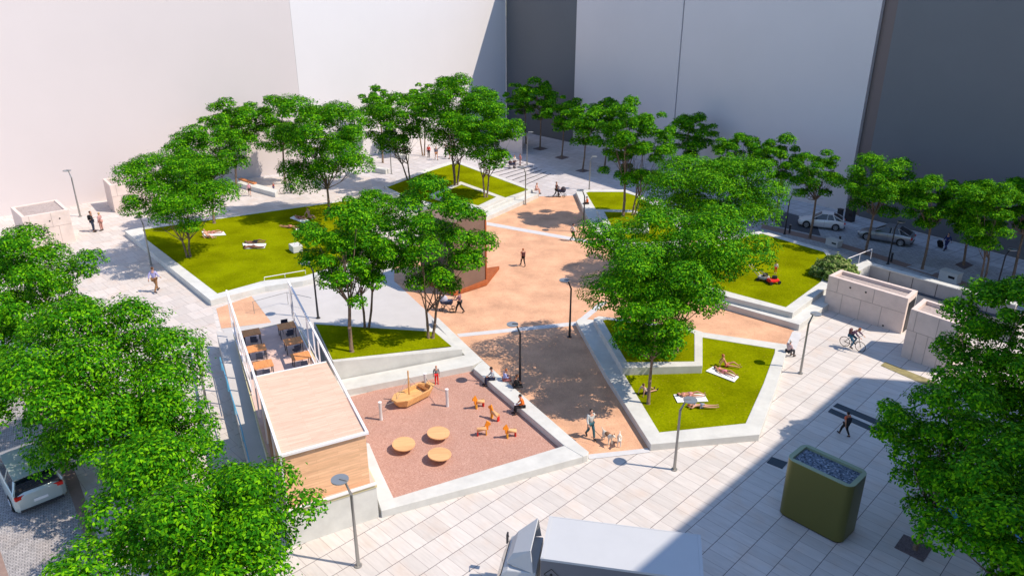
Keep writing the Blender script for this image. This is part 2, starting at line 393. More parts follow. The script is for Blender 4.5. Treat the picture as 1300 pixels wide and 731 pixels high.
flat('kerb_band', [(30, 480), (42, 478), (100, 609), (133, 710), (165, 800), (150, 800), (118, 712), (84, 612)], .016, M_REDKERB, 'reddish brown band along the paver road', 'path')
flat('kerb_strip', [(-14, 690), (-4, 686), (14, 740), (2, 750)], .016, M_REDKERB, 'brown kerb strip in the lower left corner', 'path')
# street on the right, kerb band, sidewalk along the dark building
flat('back_street', [(930, 262), (975, 262), (1052, 283), (1110, 296), (1200, 322), (1330, 358), (1500, 410), (1480, 470), (1330, 410), (1275, 381), (1108, 334), (1052, 316), (968, 296)], .012, M_STREETR, 'grey blue paver street behind the square', 'road')
flat('parking_bay', [(985, 266), (1035, 280), (1042, 300), (985, 287)], .0185, M_ASPH, 'dark asphalt bay in front of the white car', 'road')
flat('sidewalk', [(945, 239), (1073, 269), (1085, 274), (1300, 331), (1500, 385), (1500, 410), (1330, 358), (1200, 322), (1110, 296), (1052, 283), (975, 262)], .016, M_SIDEWALK, 'slab sidewalk along the dark building', 'sidewalk')
flat('kerb_band', [(966, 290), (1048, 309), (1112, 328), (1300, 388), (1300, 382), (1112, 322), (1052, 304), (968, 285)], .020, M_REDKERB, 'reddish brown band along the back street trees', 'path')
flat('slab_band', [(1115, 330), (1290, 385), (1290, 389.5), (1112, 334)], .024, M_SIDEWALK, 'pale slab band above the retaining wall', 'sidewalk')
flat('slab_band', [(1150, 339), (1165, 335), (1195, 343), (1183, 349)], .028, M_SIDEWALK, 'pale slab crossing in the back street', 'sidewalk')

# ================================================================= BLANK FACADES
def building(name, foot, h, m, label, joints=(), jm=None):
    t = empty(name, (foot[0][0], foot[0][1], 0), 0, label, 'building')
    MB().prism(foot, -.2, h).build('wall', m, t)
    for (a, b, w) in joints:
        d = Vector((b[0]-a[0], b[1]-a[1], 0)); 
        MB().box((a[0], a[1], h/2), (w, .06, h), rz=math.atan2(d.y, d.x)).build('joint', jm or M_DARKGREYB, t)
    return t
M_WHITEW = mat('white rendered wall', (.59, .52, .495), .85, var=.015, scale=.15)
M_WHITEW2 = mat('white rendered wall lighter', (.63, .595, .585), .85, var=.015, scale=.15)
M_GREYW = mat('grey rendered wall', (.60, .56, .56), .85, var=.02, scale=.12)
M_DARKW = mat('dark grey cladding', (.115, .12, .13), .8, var=.03, scale=.15)
M_DARKW2 = mat('charcoal cladding', (.135, .14, .15), .8, var=.04, scale=.15)
M_DARKGREYB = mat('dark joint', (.06, .07, .09), .8)
M_BROWNW = mat('brown grey pier', (.15, .12, .115), .85)
Wa = G(13, 273); Wb = G(390, 215); Wc = (-1.0, 131.5)
dx, dy = Wb[0]-Wa[0], Wb[1]-Wa[1]; ln = math.hypot(dx, dy); ux, uy = dx/ln, dy/ln; nx, ny = -uy, ux
W0 = (Wa[0]-ux*45, Wa[1]-uy*45)
building('white_building', [W0, Wb, (Wb[0]+nx*12, Wb[1]+ny*12), (W0[0]+nx*12, W0[1]+ny*12)], 29, M_WHITEW, 'white blank building wall on the left behind the concrete boxes')
building('white_building', [(Wb[0]+.02, Wb[1]+.02), (Wc[0]-.02, Wc[1]), (Wc[0]-9, Wc[1]+8), (Wb[0]-9, Wb[1]+10)], 30, M_WHITEW2, 'brighter white blank building wall at the back left, meeting the dark one')
Wd = G(727, 182); We = G(1073, 268); d2 = (We[0]-Wd[0], We[1]-Wd[1]); l2 = math.hypot(*d2); v2 = (d2[0]/l2, d2[1]/l2); n2 = (-v2[1], v2[0])
if n2[0] < 0: n2 = (-n2[0], -n2[1])
building('dark_building', [(Wc[0], Wc[1]), (Wd[0]-.02+n2[0]*.25, Wd[1]+.02+n2[1]*.25), (Wd[0]+n2[0]*14, Wd[1]+n2[1]*14), (Wc[0]+n2[0]*14, Wc[1]+n2[1]*14)], 27, M_DARKW, 'narrow dark grey building in the back corner of the square')
Wm = G(850, 213)
t_ = (Wm[0]-Wd[0])*v2[0]+(Wm[1]-Wd[1])*v2[1]; Wm = (Wd[0]+v2[0]*t_, Wd[1]+v2[1]*t_)
building('grey_building', [Wd, (Wm[0]-v2[0]*.06, Wm[1]-v2[1]*.06), (Wm[0]+n2[0]*14, Wm[1]+n2[1]*14), (Wd[0]+n2[0]*14, Wd[1]+n2[1]*14)], 27.5, M_GREYW, 'lilac grey blank building right of the dark back corner')
building('grey_building', [(Wm[0]+v2[0]*.06+n2[0]*.1, Wm[1]+v2[1]*.06+n2[1]*.1), We, (We[0]+n2[0]*14, We[1]+n2[1]*14), (Wm[0]+n2[0]*14, Wm[1]+n2[1]*14)], 27.5, M_GREYW, 'wide lilac grey blank building behind the right tree row')
Wf = G(1090, 274.5); Wg = G(1300, 330); d3 = (Wg[0]-Wf[0], Wg[1]-Wf[1]); l3 = math.hypot(*d3); v3 = (d3[0]/l3, d3[1]/l3); n3 = (-v3[1], v3[0])
if n3[0] < 0: n3 = (-n3[0], -n3[1])
Wh = (Wf[0]+v3[0]*36, Wf[1]+v3[1]*36)
building('brown_pier', [(We[0]+n2[0]*.5+.02, We[1]+n2[1]*.5), (Wf[0]+n3[0]*.1, Wf[1]+n3[1]*.1), (Wf[0]+n3[0]*3, Wf[1]+n3[1]*3), (We[0]+n2[0]*3, We[1]+n2[1]*3)], 24.5, M_BROWNW, 'slim brown grey pier between the grey and the charcoal building')
building('charcoal_building', [Wf, Wh, (Wh[0]+n3[0]*14, Wh[1]+n3[1]*14), (Wf[0]+n3[0]*14, Wf[1]+n3[1]*14)], 25.5, M_DARKW2, 'large charcoal blank building at the right edge behind the street')
# tall block beside the viewpoint whose shade lies over the lower right of the plaza
T0 = (47.2, 35.6); e1 = (-.709, -.705)
building('tall_building', [T0, (T0[0]+e1[0]*62, T0[1]+e1[1]*62), (T0[0]+e1[0]*62+12, T0[1]+e1[1]*62-12), (T0[0]+20, T0[1]-3)], 33.2, M_GREYW, 'tall grey block outside the right of the photo shading the lower plaza')

# ================================================================= PLANTERS AND LAWNS
def lawn(poly, z, label):
    return tag(MB().sheet(poly, z).build('grass', M_GRASS), label, 'grass', kind='stuff')
def planter(name, label, outer, inner, z, steps=(), grp='concrete edged lawns', mm=None):
    t = empty(name, (*outer[0], 0), 0, label, 'planter', grp)
    MB().ring(outer, inner, -.05, z).build('wall', mm or M_CONC, t, bevel=.025)
    for st in steps:
        poly, zt = st
        MB().prism(poly, -.05, zt).build('seat_step', M_CONC, t, bevel=.025)
    return t
# left lawn
z1 = .5
o1 = PL([(267, 381), (158, 293), (178, 289), (417, 256.5), (470, 249), (482, 262), (456, 337), (384, 356.5), (336, 363.5)], z1)
i1 = PL([(276, 372.5), (186, 304), (181, 291), (417, 258), (468, 250.6), (475, 262), (448, 331), (384, 351), (335.6, 356)], z1)
planter('lawn_planter', 'long concrete edge around the large left lawn', o1, i1, z1)
lawn(i1, z1-.03, 'large left lawn with sunbathers')
# tilted lawn by the terrace
def z2(u): return 1.75-(u-421)/(587-421)*.9
def PZ(pts, f): return [G(a, b, f(a)) for a, b in pts], [f(a) for a, b in pts]
o2, zz2 = PZ([(423, 459), (398, 408.5), (545, 417), (556, 416), (587, 443)], z2)
i2, zi2 = PZ([(421, 456.3), (400, 411), (543, 420), (552, 421), (573, 438.6)], z2)
t = empty('lawn_planter', (*o2[0], 0), 0, 'sloping concrete retaining wall around the small lawn beside the terrace', 'planter', 'concrete edged lawns')
MB().ring(o2, i2, -.05, zz2, [z-.1 for z in zi2]).build('wall', M_CONC, t, bevel=.02)
lawn(i2, [z-.03 for z in zi2], 'small sloping lawn beside the terrace')
MB().prism(PL([(423, 483.5), (545, 460), (590, 450.5), (548, 405), (556, 403), (613, 457), (600, 463.5), (440, 494.5), (420, 500)], .45), -.05, .45).build('seat_step', M_CONC, t, bevel=.02)
# playground
flat('playground_floor', [(440, 505), (600, 464), (628, 480), (722, 572), (560, 620), (495, 640), (465, 560)], .024, M_RUBBER, 'red rubber granule floor of the playground', 'playground floor')
zp = .42
t = empty('playground_wall', (*G(747, 577), 0), 0, 'low concrete seat wall around two sides of the playground', 'wall')
MB().prism(PL([(601, 467.5), (607, 461.5), (613, 457.5), (736, 564), (747.5, 573), (746, 577), (740, 579), (716, 565)], zp), -.05, zp+.002).build('seat_wall', M_CONC, t, bevel=.03)
MB().prism(PL([(716.2, 565.2), (740, 579.2), (620, 611.8), (484, 648), (474, 618), (455, 567), (462, 561.5), (468.5, 562), (484, 598.5), (499.5, 631.4)], zp), -.05, zp).build('seat_wall', M_CONC, t, bevel=.03)
# back lawn
z3 = .55
o3 = PL([(678, 240), (584, 205.5), (570, 205.5), (540, 215), (487, 236), (506, 249), (540, 262), (592, 272), (615, 266.5), (643, 254.5)], z3+.3)
i3 = PL([(671, 240.7), (581.5, 207.6), (572, 208.5), (543, 218), (491, 237.5), (508, 245.5), (545, 257), (590, 268), (606, 262.5), (641, 251)], z3+.3)
planter('lawn_planter', 'angular concrete edge around the lawn at the back of the square', o3, i3, z3+.3, steps=[(PL([(684, 246), (675, 242.5), (615, 267), (590, 275), (592, 284), (617, 275.5)], .5), .5)])
lawn(i3, z3+.27, 'back lawn under three tall trees')
o3b = PL([(641, 250.6), (585, 230.5), (545, 247), (606, 266)], z3+.65)
i3b = PL([(630, 250), (585.5, 234), (553, 247.5), (607, 261)], z3+.65)
planter('raised_planter', 'small raised concrete planter within the back lawn', o3b, i3b, z3+.65)
lawn(i3b, z3+.6, 'small raised lawn with a twin stemmed tree at the back')
MB_ = MB().prism(PL([(471.5, 238.5), (477, 236), (512, 247), (506, 250)], .7), 0, .7)
tag(MB_.build('ramp_wall', M_CONC), 'short pale concrete ramp wall left of the back lawn', 'wall')
# back right lawn
z4 = .5
o4 = PL([(755, 292), (742, 268), (731, 243), (735, 240.7), (794, 240.7), (812, 247.5), (850, 266), (880, 290), (870, 320), (790, 322)], z4)
i4 = PL([(768, 290), (758, 268), (744, 244.5), (747, 243.4), (791, 243.4), (806, 248), (840, 266), (862, 290), (855, 306), (796, 308)], z4)
planter('lawn_planter', 'concrete edge around the lawn behind the seated person in orange', o4, i4, z4)
lawn(i4, z4-.03, 'lawn in the back right of the square')
o4b = PL([(770, 292), (757, 265.5), (804, 266.5), (822, 273), (824, 292)], z4+.35)
i4b = PL([(778, 290), (767, 268.5), (803, 269.5), (815, 274), (817, 290)], z4+.35)
planter('raised_planter', 'raised concrete planter inside the back right lawn', o4b, i4b, z4+.35)
lawn(i4b, z4+.32, 'raised lawn with two trunks on the back right')
# front right lawn
z5 = .42
o5 = PL([(826, 563.5), (768, 473), (731.5, 407.5), (735, 404), (870, 418), (892, 421.5), (1000, 437), (997.4, 450.4), (986, 490), (964.3, 551)], z5)
i5 = PL([(837, 548.3), (792.5, 475), (757, 411), (758, 409), (868, 424), (893, 428), (984, 442.5), (983.4, 447.8), (969, 487), (946.5, 536.9)], z5)
planter('lawn_planter', 'broad concrete edge around the front right lawn', o5, i5, z5)
lawn(i5, z5-.03, 'front right lawn with four sunbathers')
z5b = z5+.5
o5b = PL([(790.5, 466.7), (753.5, 404), (760, 401), (872, 415), (891.8, 421), (891.8, 464)], z5b)
i5b = PL([(796, 459.5), (765, 406), (770, 405), (868, 418.5), (881.5, 423), (881.5, 458.5)], z5b)
planter('raised_planter', 'raised concrete planter within the front right lawn under the biggest tree', o5b, i5b, z5b)
lawn(i5b, z5b-.04, 'raised lawn under the biggest tree')
# right lawn with mower
z6 = .95
o6 = PL([(1006.5, 397), (928, 377.5), (850, 355), (870, 318), (945, 296), (968, 293), (1049, 316.5), (1062, 330), (1050, 365)], z6)
i6 = PL([(997.5, 389.8), (930, 371.5), (866, 353), (882, 322), (947, 300), (968, 296.5), (1046, 319.5), (1054, 330), (1042, 357.5)], z6)
planter('lawn_planter', 'concrete edge around the right lawn with the mower', o6, i6, z6, steps=[(PL([(1014.8, 412), (925, 386.5), (850, 364), (860, 340), (1000, 380), (1049, 352), (1060, 380)], .5), .5)])
lawn(i6, z6-.03, 'right lawn with child and mower')

# ================================================================= CONCRETE BOXES
def hollow_box(name, label, top, h, cat='concrete box', m=None, zfloor=.25, holes=(), rim=.3, joints=True, fillm=None, grp=None):
    t = empty(name, (*top[0], 0), 0, label, cat, grp)
    c = Vector((sum(p[0] for p in top)/4, sum(p[1] for p in top)/4)); 
    n = len(top); inner = []
    a = sum(top[i][0]*top[(i+1) % n][1]-top[(i+1) % n][0]*top[i][1] for i in range(n)); sg = 1 if a > 0 else -1
    for i in range(n):
        p0, p1, p2 = Vector(top[i-1]), Vector(top[i]), Vector(top[(i+1) % n])
        e0 = (p1-p0).normalized(); e1_ = (p2-p1).normalized()
        q0 = Vector((-e0.y, e0.x))*sg*rim; q1 = Vector((-e1_.y, e1_.x))*sg*rim
        # intersect offset lines
        A = p1+q0; B = p1+q1; den = e0.x*e1_.y-e0.y*e1_.x
        s_ = ((B-A).x*e1_.y-(B-A).y*e1_.x)/den if abs(den) > 1e-6 else 0
        inner.append(tuple(A+e0*s_))
    MB().ring(top, inner, -.05, h, h-zfloor-.05).build('wall', m or M_STONE, t, bevel=.02)
    MB().prism(inner, h-zfloor-.1, h-zfloor).build('roof', fillm or M_GRAVELROOF, t)
    for (u, v, z, r) in holes: pass
    return t
k1top = PL([(1052.2, 349.6), (1153.3, 379.2), (1165.5, 369), (1067.4, 342)], 2.75)
K1 = hollow_box('parking_entrance', 'long concrete stair box with gravel roof beside the right lawn', k1top, 2.75, grp='concrete access boxes')
a_ = Vector((*k1top[1], 0)); b_ = Vector((*k1top[2], 0)); d_ = (b_-a_).normalized(); nn = Vector((d_.y, -d_.x, 0))
w_ = (b_-a_).length
MB().box(a_+(b_-a_)*.5+nn*.01+Vector((0, 0, 1.15)), (w_*.62, .05, 2.3), rz=math.atan2(d_.y, d_.x)).build('doorway', M_DARK, K1)
MB().box(a_+(b_-a_)*.84+nn*.03+Vector((0, 0, 1.2)), (.12, .09, 2.4), rz=math.atan2(d_.y, d_.x)).build('door_frame', M_CONCD, K1)
K2 = hollow_box('lift_box', 'concrete box with gravel roof half hidden by the lower right tree', PL([(1156.6, 392), (1219, 412.5), (1232, 397), (1172.7, 378.6)], 3.5), 3.5, grp='concrete access boxes')
K3 = hollow_box('vent_box', 'concrete box with gravel roof at the left edge of the plaza', PL([(13, 263.2), (27, 276), (87, 266), (72, 253)], 3.3), 3.3, zfloor=.10, grp='concrete access boxes')
K4 = hollow_box('vent_box', 'concrete box with gravel roof behind the talking couple', PL([(130, 227), (139, 235.5), (190, 227.5), (182, 220.5)], 3.1), 3.1, zfloor=.10, grp='concrete access boxes')
def spots(t, A, B, zs, fr, r=.07):
    a = Vector((*A, 0)); b = Vector((*B, 0)); d = (b-a).normalized(); nn = Vector((d.y, -d.x, 0))
    for f, z in zip(fr, zs):
        p = a+(b-a)*f+Vector((0, 0, z)); m = MB(); m.tube([p-nn*.02, p+nn*.03], r, 10); m.build('vent_hole', M_DARK, t)
spots(K3, PL([(27, 276)], 3.3)[0], PL([(87, 266)], 3.3)[0], (2.5, 2.6), (.55, .77))
spots(K1, k1top[0], k1top[1], (2.3, 2.3, .2), (.3, .5, .78))
# bigger panel joints on the boxes
def vjoint(t, A, B, fs, z0, z1_):
    a = Vector((*A, 0)); b = Vector((*B, 0)); d = (b-a).normalized(); nn = Vector((d.y, -d.x, 0))
    for f, y0, y1 in fs:
        MB().box(a+(b-a)*f+nn*.004+Vector((0, 0, (y0+y1)/2)), (.035, .02, y1-y0), rz=math.atan2(d.y, d.x)).build('panel_joint', M_JOINT, t)
def hjoint(t, A, B, z):
    a = Vector((*A, 0)); b = Vector((*B, 0)); d = (b-a).normalized(); nn = Vector((d.y, -d.x, 0))
    MB().box((a+b)/2+nn*.004+Vector((0, 0, z)), ((b-a).length, .02, .03), rz=math.atan2(d.y, d.x)).build('panel_joint', M_JOINT, t)
for K, A, B, zt in ((K1, k1top[0], k1top[1], 2.75), (K2, *PL([(1156.6, 392), (1219, 412.5)], 3.5), 3.5), (K3, *PL([(27, 276), (87, 266)], 3.3), 3.3), (K4, *PL([(139, 235.5), (190, 227.5)], 3.1), 3.1)):
    hjoint(K, A, B, zt*.58); vjoint(K, A, B, [(.22, 0, zt*.58), (.46, 0, zt*.58), (.72, 0, zt*.58), (.14, zt*.58, zt-.02), (.6, zt*.58, zt-.02)], 0, 0)
# retaining wall above the ramp
t = tag(empty('retaining_wall', (*G(1106, 338), 0)), 'long low concrete retaining wall between the street and the stair boxes', 'wall')
ra, rb = G(1104, 335.5, 1.2), G(1290, 387, 1.2)
dd = Vector((rb[0]-ra[0], rb[1]-ra[1])).normalized(); nr = Vector((-dd.y, dd.x))*.4
MB().prism([ra, rb, (rb[0]+nr.x, rb[1]+nr.y), (ra[0]+nr.x, ra[1]+nr.y)], -.02, 1.1).build('wall_body', M_CONCD, t)
MB().prism([(ra[0]-nr.x*.15, ra[1]-nr.y*.15), (rb[0]-nr.x*.15, rb[1]-nr.y*.15), (rb[0]+nr.x*1.5, rb[1]+nr.y*1.5), (ra[0]+nr.x*1.5, ra[1]+nr.y*1.5)], 1.105, 1.2).build('coping', M_CONC, t)
for f in (.16, .33, .5, .67, .84):
    p = Vector(ra)+(Vector(rb)-Vector(ra))*f
    MB().box((p.x-nr.x*.02, p.y-nr.y*.02, .55), (.04, .03, 1.1), rz=math.atan2(dd.y, dd.x)).build('panel_joint', M_DARKMETAL, t)
flat('parking_ramp', [(1100, 345), (1290, 400), (1290, 440), (1165, 400), (1150, 372), (1080, 352)], .028, M_ASPH, 'dark sunken ramp behind the stair boxes', 'road')
# sloping flank wall with railing
t = tag(empty('ramp_flank', (*G(1075, 348), 0)), 'white sloped flank wall with a handrail beside the round bush', 'wall')
MB().prism(PL([(1070, 343), (1101, 329.5), (1108.5, 334), (1084, 347)], 1.25), -.02, 1.25).build('wall_body', M_CONC, t, bevel=.02)
r0, r1 = G3(1074, 341, 1.25), G3(1105, 328.5, 1.25)
m = MB(); m.tube([r0+Vector((0, 0, .9)), r1+Vector((0, 0, .9)), r1], .035); m.tube([r0, r0+Vector((0, 0, .9))], .035); m.tube([(r0+r1)/2, (r0+r1)/2+Vector((0, 0, .9))], .03); m.build('handrail', M_WHITE, t)

# ================================================================= TERRACE WITH TIMBER KIOSK
zd = 1.9; zr = zd+2.75
deck = empty('terrace', (*G(400, 655), 0), 0, 'raised terrace platform with sand coloured edge under the timber kiosk', 'terrace')
front = PL([(362, 651), (477.5, 614), (401.5, 458), (373.5, 406.5), (297.5, 424), (330, 545)], zd)
MB().prism(front, -.02, zd-.16).build('base', M_CONC, deck)
MB().prism([G(u, v, zd) for u, v in [(360, 652), (478.5, 614.5), (402.5, 458), (374, 405.7), (296, 423.5), (329, 545)]], zd-.155, zd-.03).build('edge_band', M_SANDB, deck)
DECKM = mat('terrace floor', (.62, .43, .36), .8, var=.12, scale=1.4)
MB().prism(PL([(363, 650), (476.5, 613.5), (400.8, 458.3), (373, 407.2), (298.3, 424.4), (331, 545)], zd), zd-.028, zd).build('floor', DECKM, deck)
kiosk = empty('timber_kiosk', (*G(400, 640, zd), zd), 0, 'light timber kiosk with flat plank roof standing on the terrace', 'kiosk')
rf = PL([(325.4, 477.4), (414.2, 458.6), (464.5, 548.7), (357, 577)], zr)
ka = math.atan2(rf[1][1]-rf[2][1], rf[1][0]-rf[2][0])
M_WOODR = wood_mat('pale roof planks', (.72, .50, .37), ka+R(90), .16, .08)
M_WOODW = wood_mat('timber wall boards', (.84, .51, .30), ka+R(90), .14, .10, axis='z')
c = Vector((sum(p[0] for p in rf)/4, sum(p[1] for p in rf)/4))
def shr(poly, k): 
    out = []
    for p in poly: d = Vector(p)-c; out.append(tuple(c+d*(1-k/d.length)))
    return out
MB().prism(shr(rf, .03), zd+.004, zr-.13).build('wall', M_WOODW, kiosk)
MB().prism(shr(rf, .0), zr-.125, zr-.03).build('roof', M_WOODR, kiosk)
MB().box(((rf[3][0]+rf[0][0])/2-.06, (rf[3][1]+rf[0][1])/2, zd+1.05), (.08, 1.0, 2.1), rz=ka+R(-90)).build('door', mat('brown door', (.28, .14, .07), .6), kiosk)
frame = empty('pergola_frame', (*G(366, 575), 0), 0, 'white steel frame running round the kiosk roof and over the terrace tables', 'pergola')
FL, FR = G3(356, 578.5, zr), G3(466, 549, zr)
BR, BL = G3(366, 357.5, zr), G3(287.5, 369, zr)
def beam(a, b, w, h, name, m_, par, up=0):
    a, b = Vector(a), Vector(b); d = b-a; L_ = d.length; yaw = math.atan2(d.y, d.x); pit = -math.asin(d.z/L_)
    return MB().box((a+b)/2+Vector((0, 0, up)), (L_, w, h), rz=yaw, ry=pit).build(name, m_, par)
ext = (FR-FL).normalized()*.06
beam(FL-ext, FR+ext, .12, .12, 'beam', M_WHITE, frame)
beam(FR, BR, .11, .118, 'beam', M_WHITE, frame); beam(FL, BL, .11, .118, 'beam', M_WHITE, frame)
beam(rf[0]+(zr,), rf[1]+(zr,), .06, .05, 'beam', M_WHITE, frame, -.02)
def lerp(a, b, f): return a+(b-a)*f
kr = .53
for (A, B), fs in (((FR, BR), (0.53, .60, .70, .97, 1.0)), ((FL, BL), (.0, .13, .27, .40, .53, .62, .70, .80, .90, 1.0))):
    for f in fs:
        p = lerp(A, B, f); q = Vector((p.x, p.y, zd)); 
        MB().box((p.x, p.y, (zr+zd)/2-.03), (.075, .075, zr-zd-.06), rz=ka).build('post', M_WHITE, frame)
# low parapet at the open sides of the terrace
for A, B in ((FR, BR), (FL, BL)):
    a2, b2 = lerp(A, B, .545), lerp(A, B, .985)
    a2 = Vector((a2.x, a2.y, zd+.95)); b2 = Vector((b2.x, b2.y, zd+.95))
    beam(a2, b2, .04, .05, 'rail', M_WHITE, frame); beam(a2-Vector((0, 0, .88)), b2-Vector((0, 0, .88)), .06, .06, 'rail', M_WHITE, frame)
beam(G3(366, 648.5, zd+.09), G3(477.3, 613.3, zd+.09), .10, .10, 'rail', M_WHITE, frame)
# entrance ramp on the left of the terrace
rp = tag(empty('access_ramp', (*G(300, 500), 0)), 'pale concrete ramp with a blue handrail left of the terrace', 'ramp')
rpo = [(274.6, 420), (308, 560), (332, 655), (366, 655), (329, 545), (296.5, 423.7)]
zt = [1.25, .95, .75, .75, .95, 1.25]
MB().prism([G(u, v, z) for (u, v), z in zip(rpo, zt)], -.02, zt).build('ramp_slab', M_PATH, rp)
m = MB(); a0, a1, a2_ = G3(282, 470, 1.2), G3(309, 560, .95), G3(330, 648, .75)
up = Vector((0, 0, .9)); m.tube([a0, a0+up, a1+up, a2_+up], .035)
for f in (.33, .66, 1): p = lerp(a0, a1, f); m.tube([p, p+up], .025)
for f in (.5, 1): p = lerp(a1, a2_, f); m.tube([p, p+up], .025)
m.build('handrail', M_BLUE, rp)
m = MB(); h0, h1 = G3(323, 398, .02), G3(366, 386, .02)
gr = tag(empty('hand_rail', h0), 'thin grey handrail standing on the light path near the terrace', 'railing', )
for p, q in ((h0, h0+Vector((0, 0, 1))), (h1, h1+Vector((0, 0, 1)))): m.tube([p, q], .022)
m.tube([h0+Vector((0, 0, 1)), h1+Vector((0, 0, 1)), G3(395, 378, 1.0)], .022); m.build('rail', M_METAL, gr)
gr = tag(empty('hand_rail', G3(336, 362, .5)), 'pale handrail along the front wall of the large left lawn', 'railing')
m = MB(); ps = [G3(336, 357, .5), G3(362, 352.5, .5), G3(388, 348, .5)]
for p in ps: m.tube([p, p+Vector((0, 0, .35))], .02)
m.tube([p+Vector((0, 0, .35)) for p in ps], .03); m.build('rail', M_WHITE, gr)

# tables and chairs on the terrace
M_TABLE = wood_mat('table slats', (.74, .31, .11), ka, .09, .12)
def make_table():
    t = empty('terrace_table', (0, 0, 0), 0, 'x', 'table', 'wooden tables on the terrace')
    m = MB()
    for k in range(6): m.box((0, -.40+.16*k, .74), (1.08, .145, .04))
    m.build('table_top', M_TABLE, t, world=False)
    for sx in (-1, 1):
        for sy in (-1, 1): MB().box((sx*.48, sy*.36, .36), (.05, .05, .72)).build('leg', M_DARKMETAL, t, world=False)
    MB().box((0, 0, .69), (1.0, .74, .05)).build('apron', M_DARKMETAL, t, world=False)
    return t
def make_chair():
    t = empty('terrace_chair', (0, 0, 0), 0, 'x', 'chair', 'dark chairs at the terrace tables')
    MB().box((0, 0, .44), (.46, .44, .05)).build('seat', M_NAVY, t, world=False)
    MB().box((0, -.22, .68), (.44, .04, .38), rx=R(-8)).build('backrest', M_NAVY, t, world=False)
    for sx in (-1, 1):
        for sy in (-1, 1): MB().box((sx*.20, sy*.19, .21), (.035, .035, .42)).build('leg', M_METAL, t, world=False)
    return t
M_NAVY = mat('navy seat fabric', (.03, .035, .06), .7)
tb = make_table(); cr = make_chair()
spots_t = [((319, 421.5), 'back left'), ((325.6, 441.5), 'middle left'), ((334, 462), 'front left'), ((363.7, 413.3), 'back right'), ((372, 432.5), 'middle right'), ((382, 451.5), 'front right')]
for i, ((u, v), w) in enumerate(spots_t):
    p = G(u, v, zd+.75)
    place(tb, i > 0, (p[0], p[1], zd), ka-R(90), 'wooden terrace table, %s of the six' % w)
    f = Vector((math.cos(ka), math.sin(ka)))
    q = Vector(p)-f*.62+Vector((-f.y, f.x))*(-.05)
    place(cr, i > 0, (q.x, q.y, zd), ka-R(90)+R((i*37) % 30-15), 'dark chair on the near side of the %s terrace table' % w, scale=.9)
for k, i in enumerate((3,)):
    p = G(*spots_t[i][0], zd+.75); f = Vector((math.cos(ka), math.sin(ka))); q = Vector(p)+f*.62
    place(cr, True, (q.x, q.y, zd), ka+R(90), 'dark chair on the far side of the back right terrace table')

# ================================================================= MONOLITH
mono = empty('information_block', (*G(578, 376), 0), 0, 'tall brown steel block with rusty edges standing in the sand behind the trees', 'monolith')
hm = 6.1
p1, p2 = G(577, 375.5), G(617, 359.5); dm = Vector((p2[0]-p1[0], p2[1]-p1[1])); q3 = G(545, 362)
dl = Vector((q3[0]-p1[0], q3[1]-p1[1])).normalized()*4.2
foot = [p1, p2, (p2[0]+dl.x, p2[1]+dl.y), (p1[0]+dl.x, p1[1]+dl.y)]
MB().prism(foot, .3, hm).build('body', M_CORTENB, mono)
MB().prism([(p1[0]-.02, p1[1]-.03), (p1[0]+.02, p1[1]-.02), (p1[0]+dl.x, p1[1]+dl.y-.05), (p1[0]+dl.x-.05, p1[1]+dl.y-.1)], .3, hm-.05).build('side_panel', M_BLACKP, mono)
for p in (foot[1], foot[2]): MB().box((p[0], p[1], hm/2+.15), (.14, .14, hm-.25), rz=math.atan2(dm.y, dm.x)).build('edge_trim', M_CORTEN, mono)
cc = Vector((sum(p[0] for p in foot)/4, sum(p[1] for p in foot)/4))
MB().prism([tuple(cc+(Vector(p)-cc)*1.012) for p in foot], hm+.003, hm+.05).build('cap', M_CORTENB, mono)
MB().prism([tuple(Vector(foot[0])+Vector((0, -.12))), G(618, 363), G(634, 342.5), G(617, 345), tuple(Vector(foot[2])+Vector((.2, .2))), tuple(Vector(foot[3])+Vector((-.2, 0)))], .06, .36).build('plinth', M_CORTEN, mono)

# ================================================================= LAMPS
lamp_rows = [
 (455, 718, 612, 160, 'grey street lamp beside the corner of the terrace base'),
 (856, 596, 508, 0, 'grey street lamp on the slabs below the front right lawn'),
 (1016, 474, 400, 20, 'grey street lamp right of the seated white haired person'),
 (102, 275, 217, 150, 'grey street lamp between the two left concrete boxes'),
 (723, 428, 356, 180, 'dark street lamp standing in the middle of the sand'),
 (660, 490, 412, 180, 'dark street lamp behind the playground seat wall'),
 (192, 337, 275, 150, 'street lamp behind the man in the lavender shirt, head hidden in leaves'),
 (404, 404, 330, 180, 'dark street lamp on the light path under the leaves'),
 (262, 512, 432, 160, 'street lamp left of the terrace ramp'),
 (667, 260, 213, 180, 'thin street lamp by the back lawn seat step'),
 (669, 208, 168, 0, 'street lamp in the shade at the far back'),
 (748, 241, 199, 0, 'street lamp right behind the concrete edge of the back right lawn'),
 (740.5, 295, 242, 180, 'dark street lamp beside the seated person in orange'),
 (996, 297.5, 247.5, 0, 'dark street lamp left of the white car'),
 (1127, 335.6, 282, 0, 'dark street lamp in front of the silver car'),
 (1263, 375, 319, 0, 'dark street lamp near the right edge behind the retaining wall'),
 (497, 221, 183, 180, 'thin street lamp among trees at the back left')]
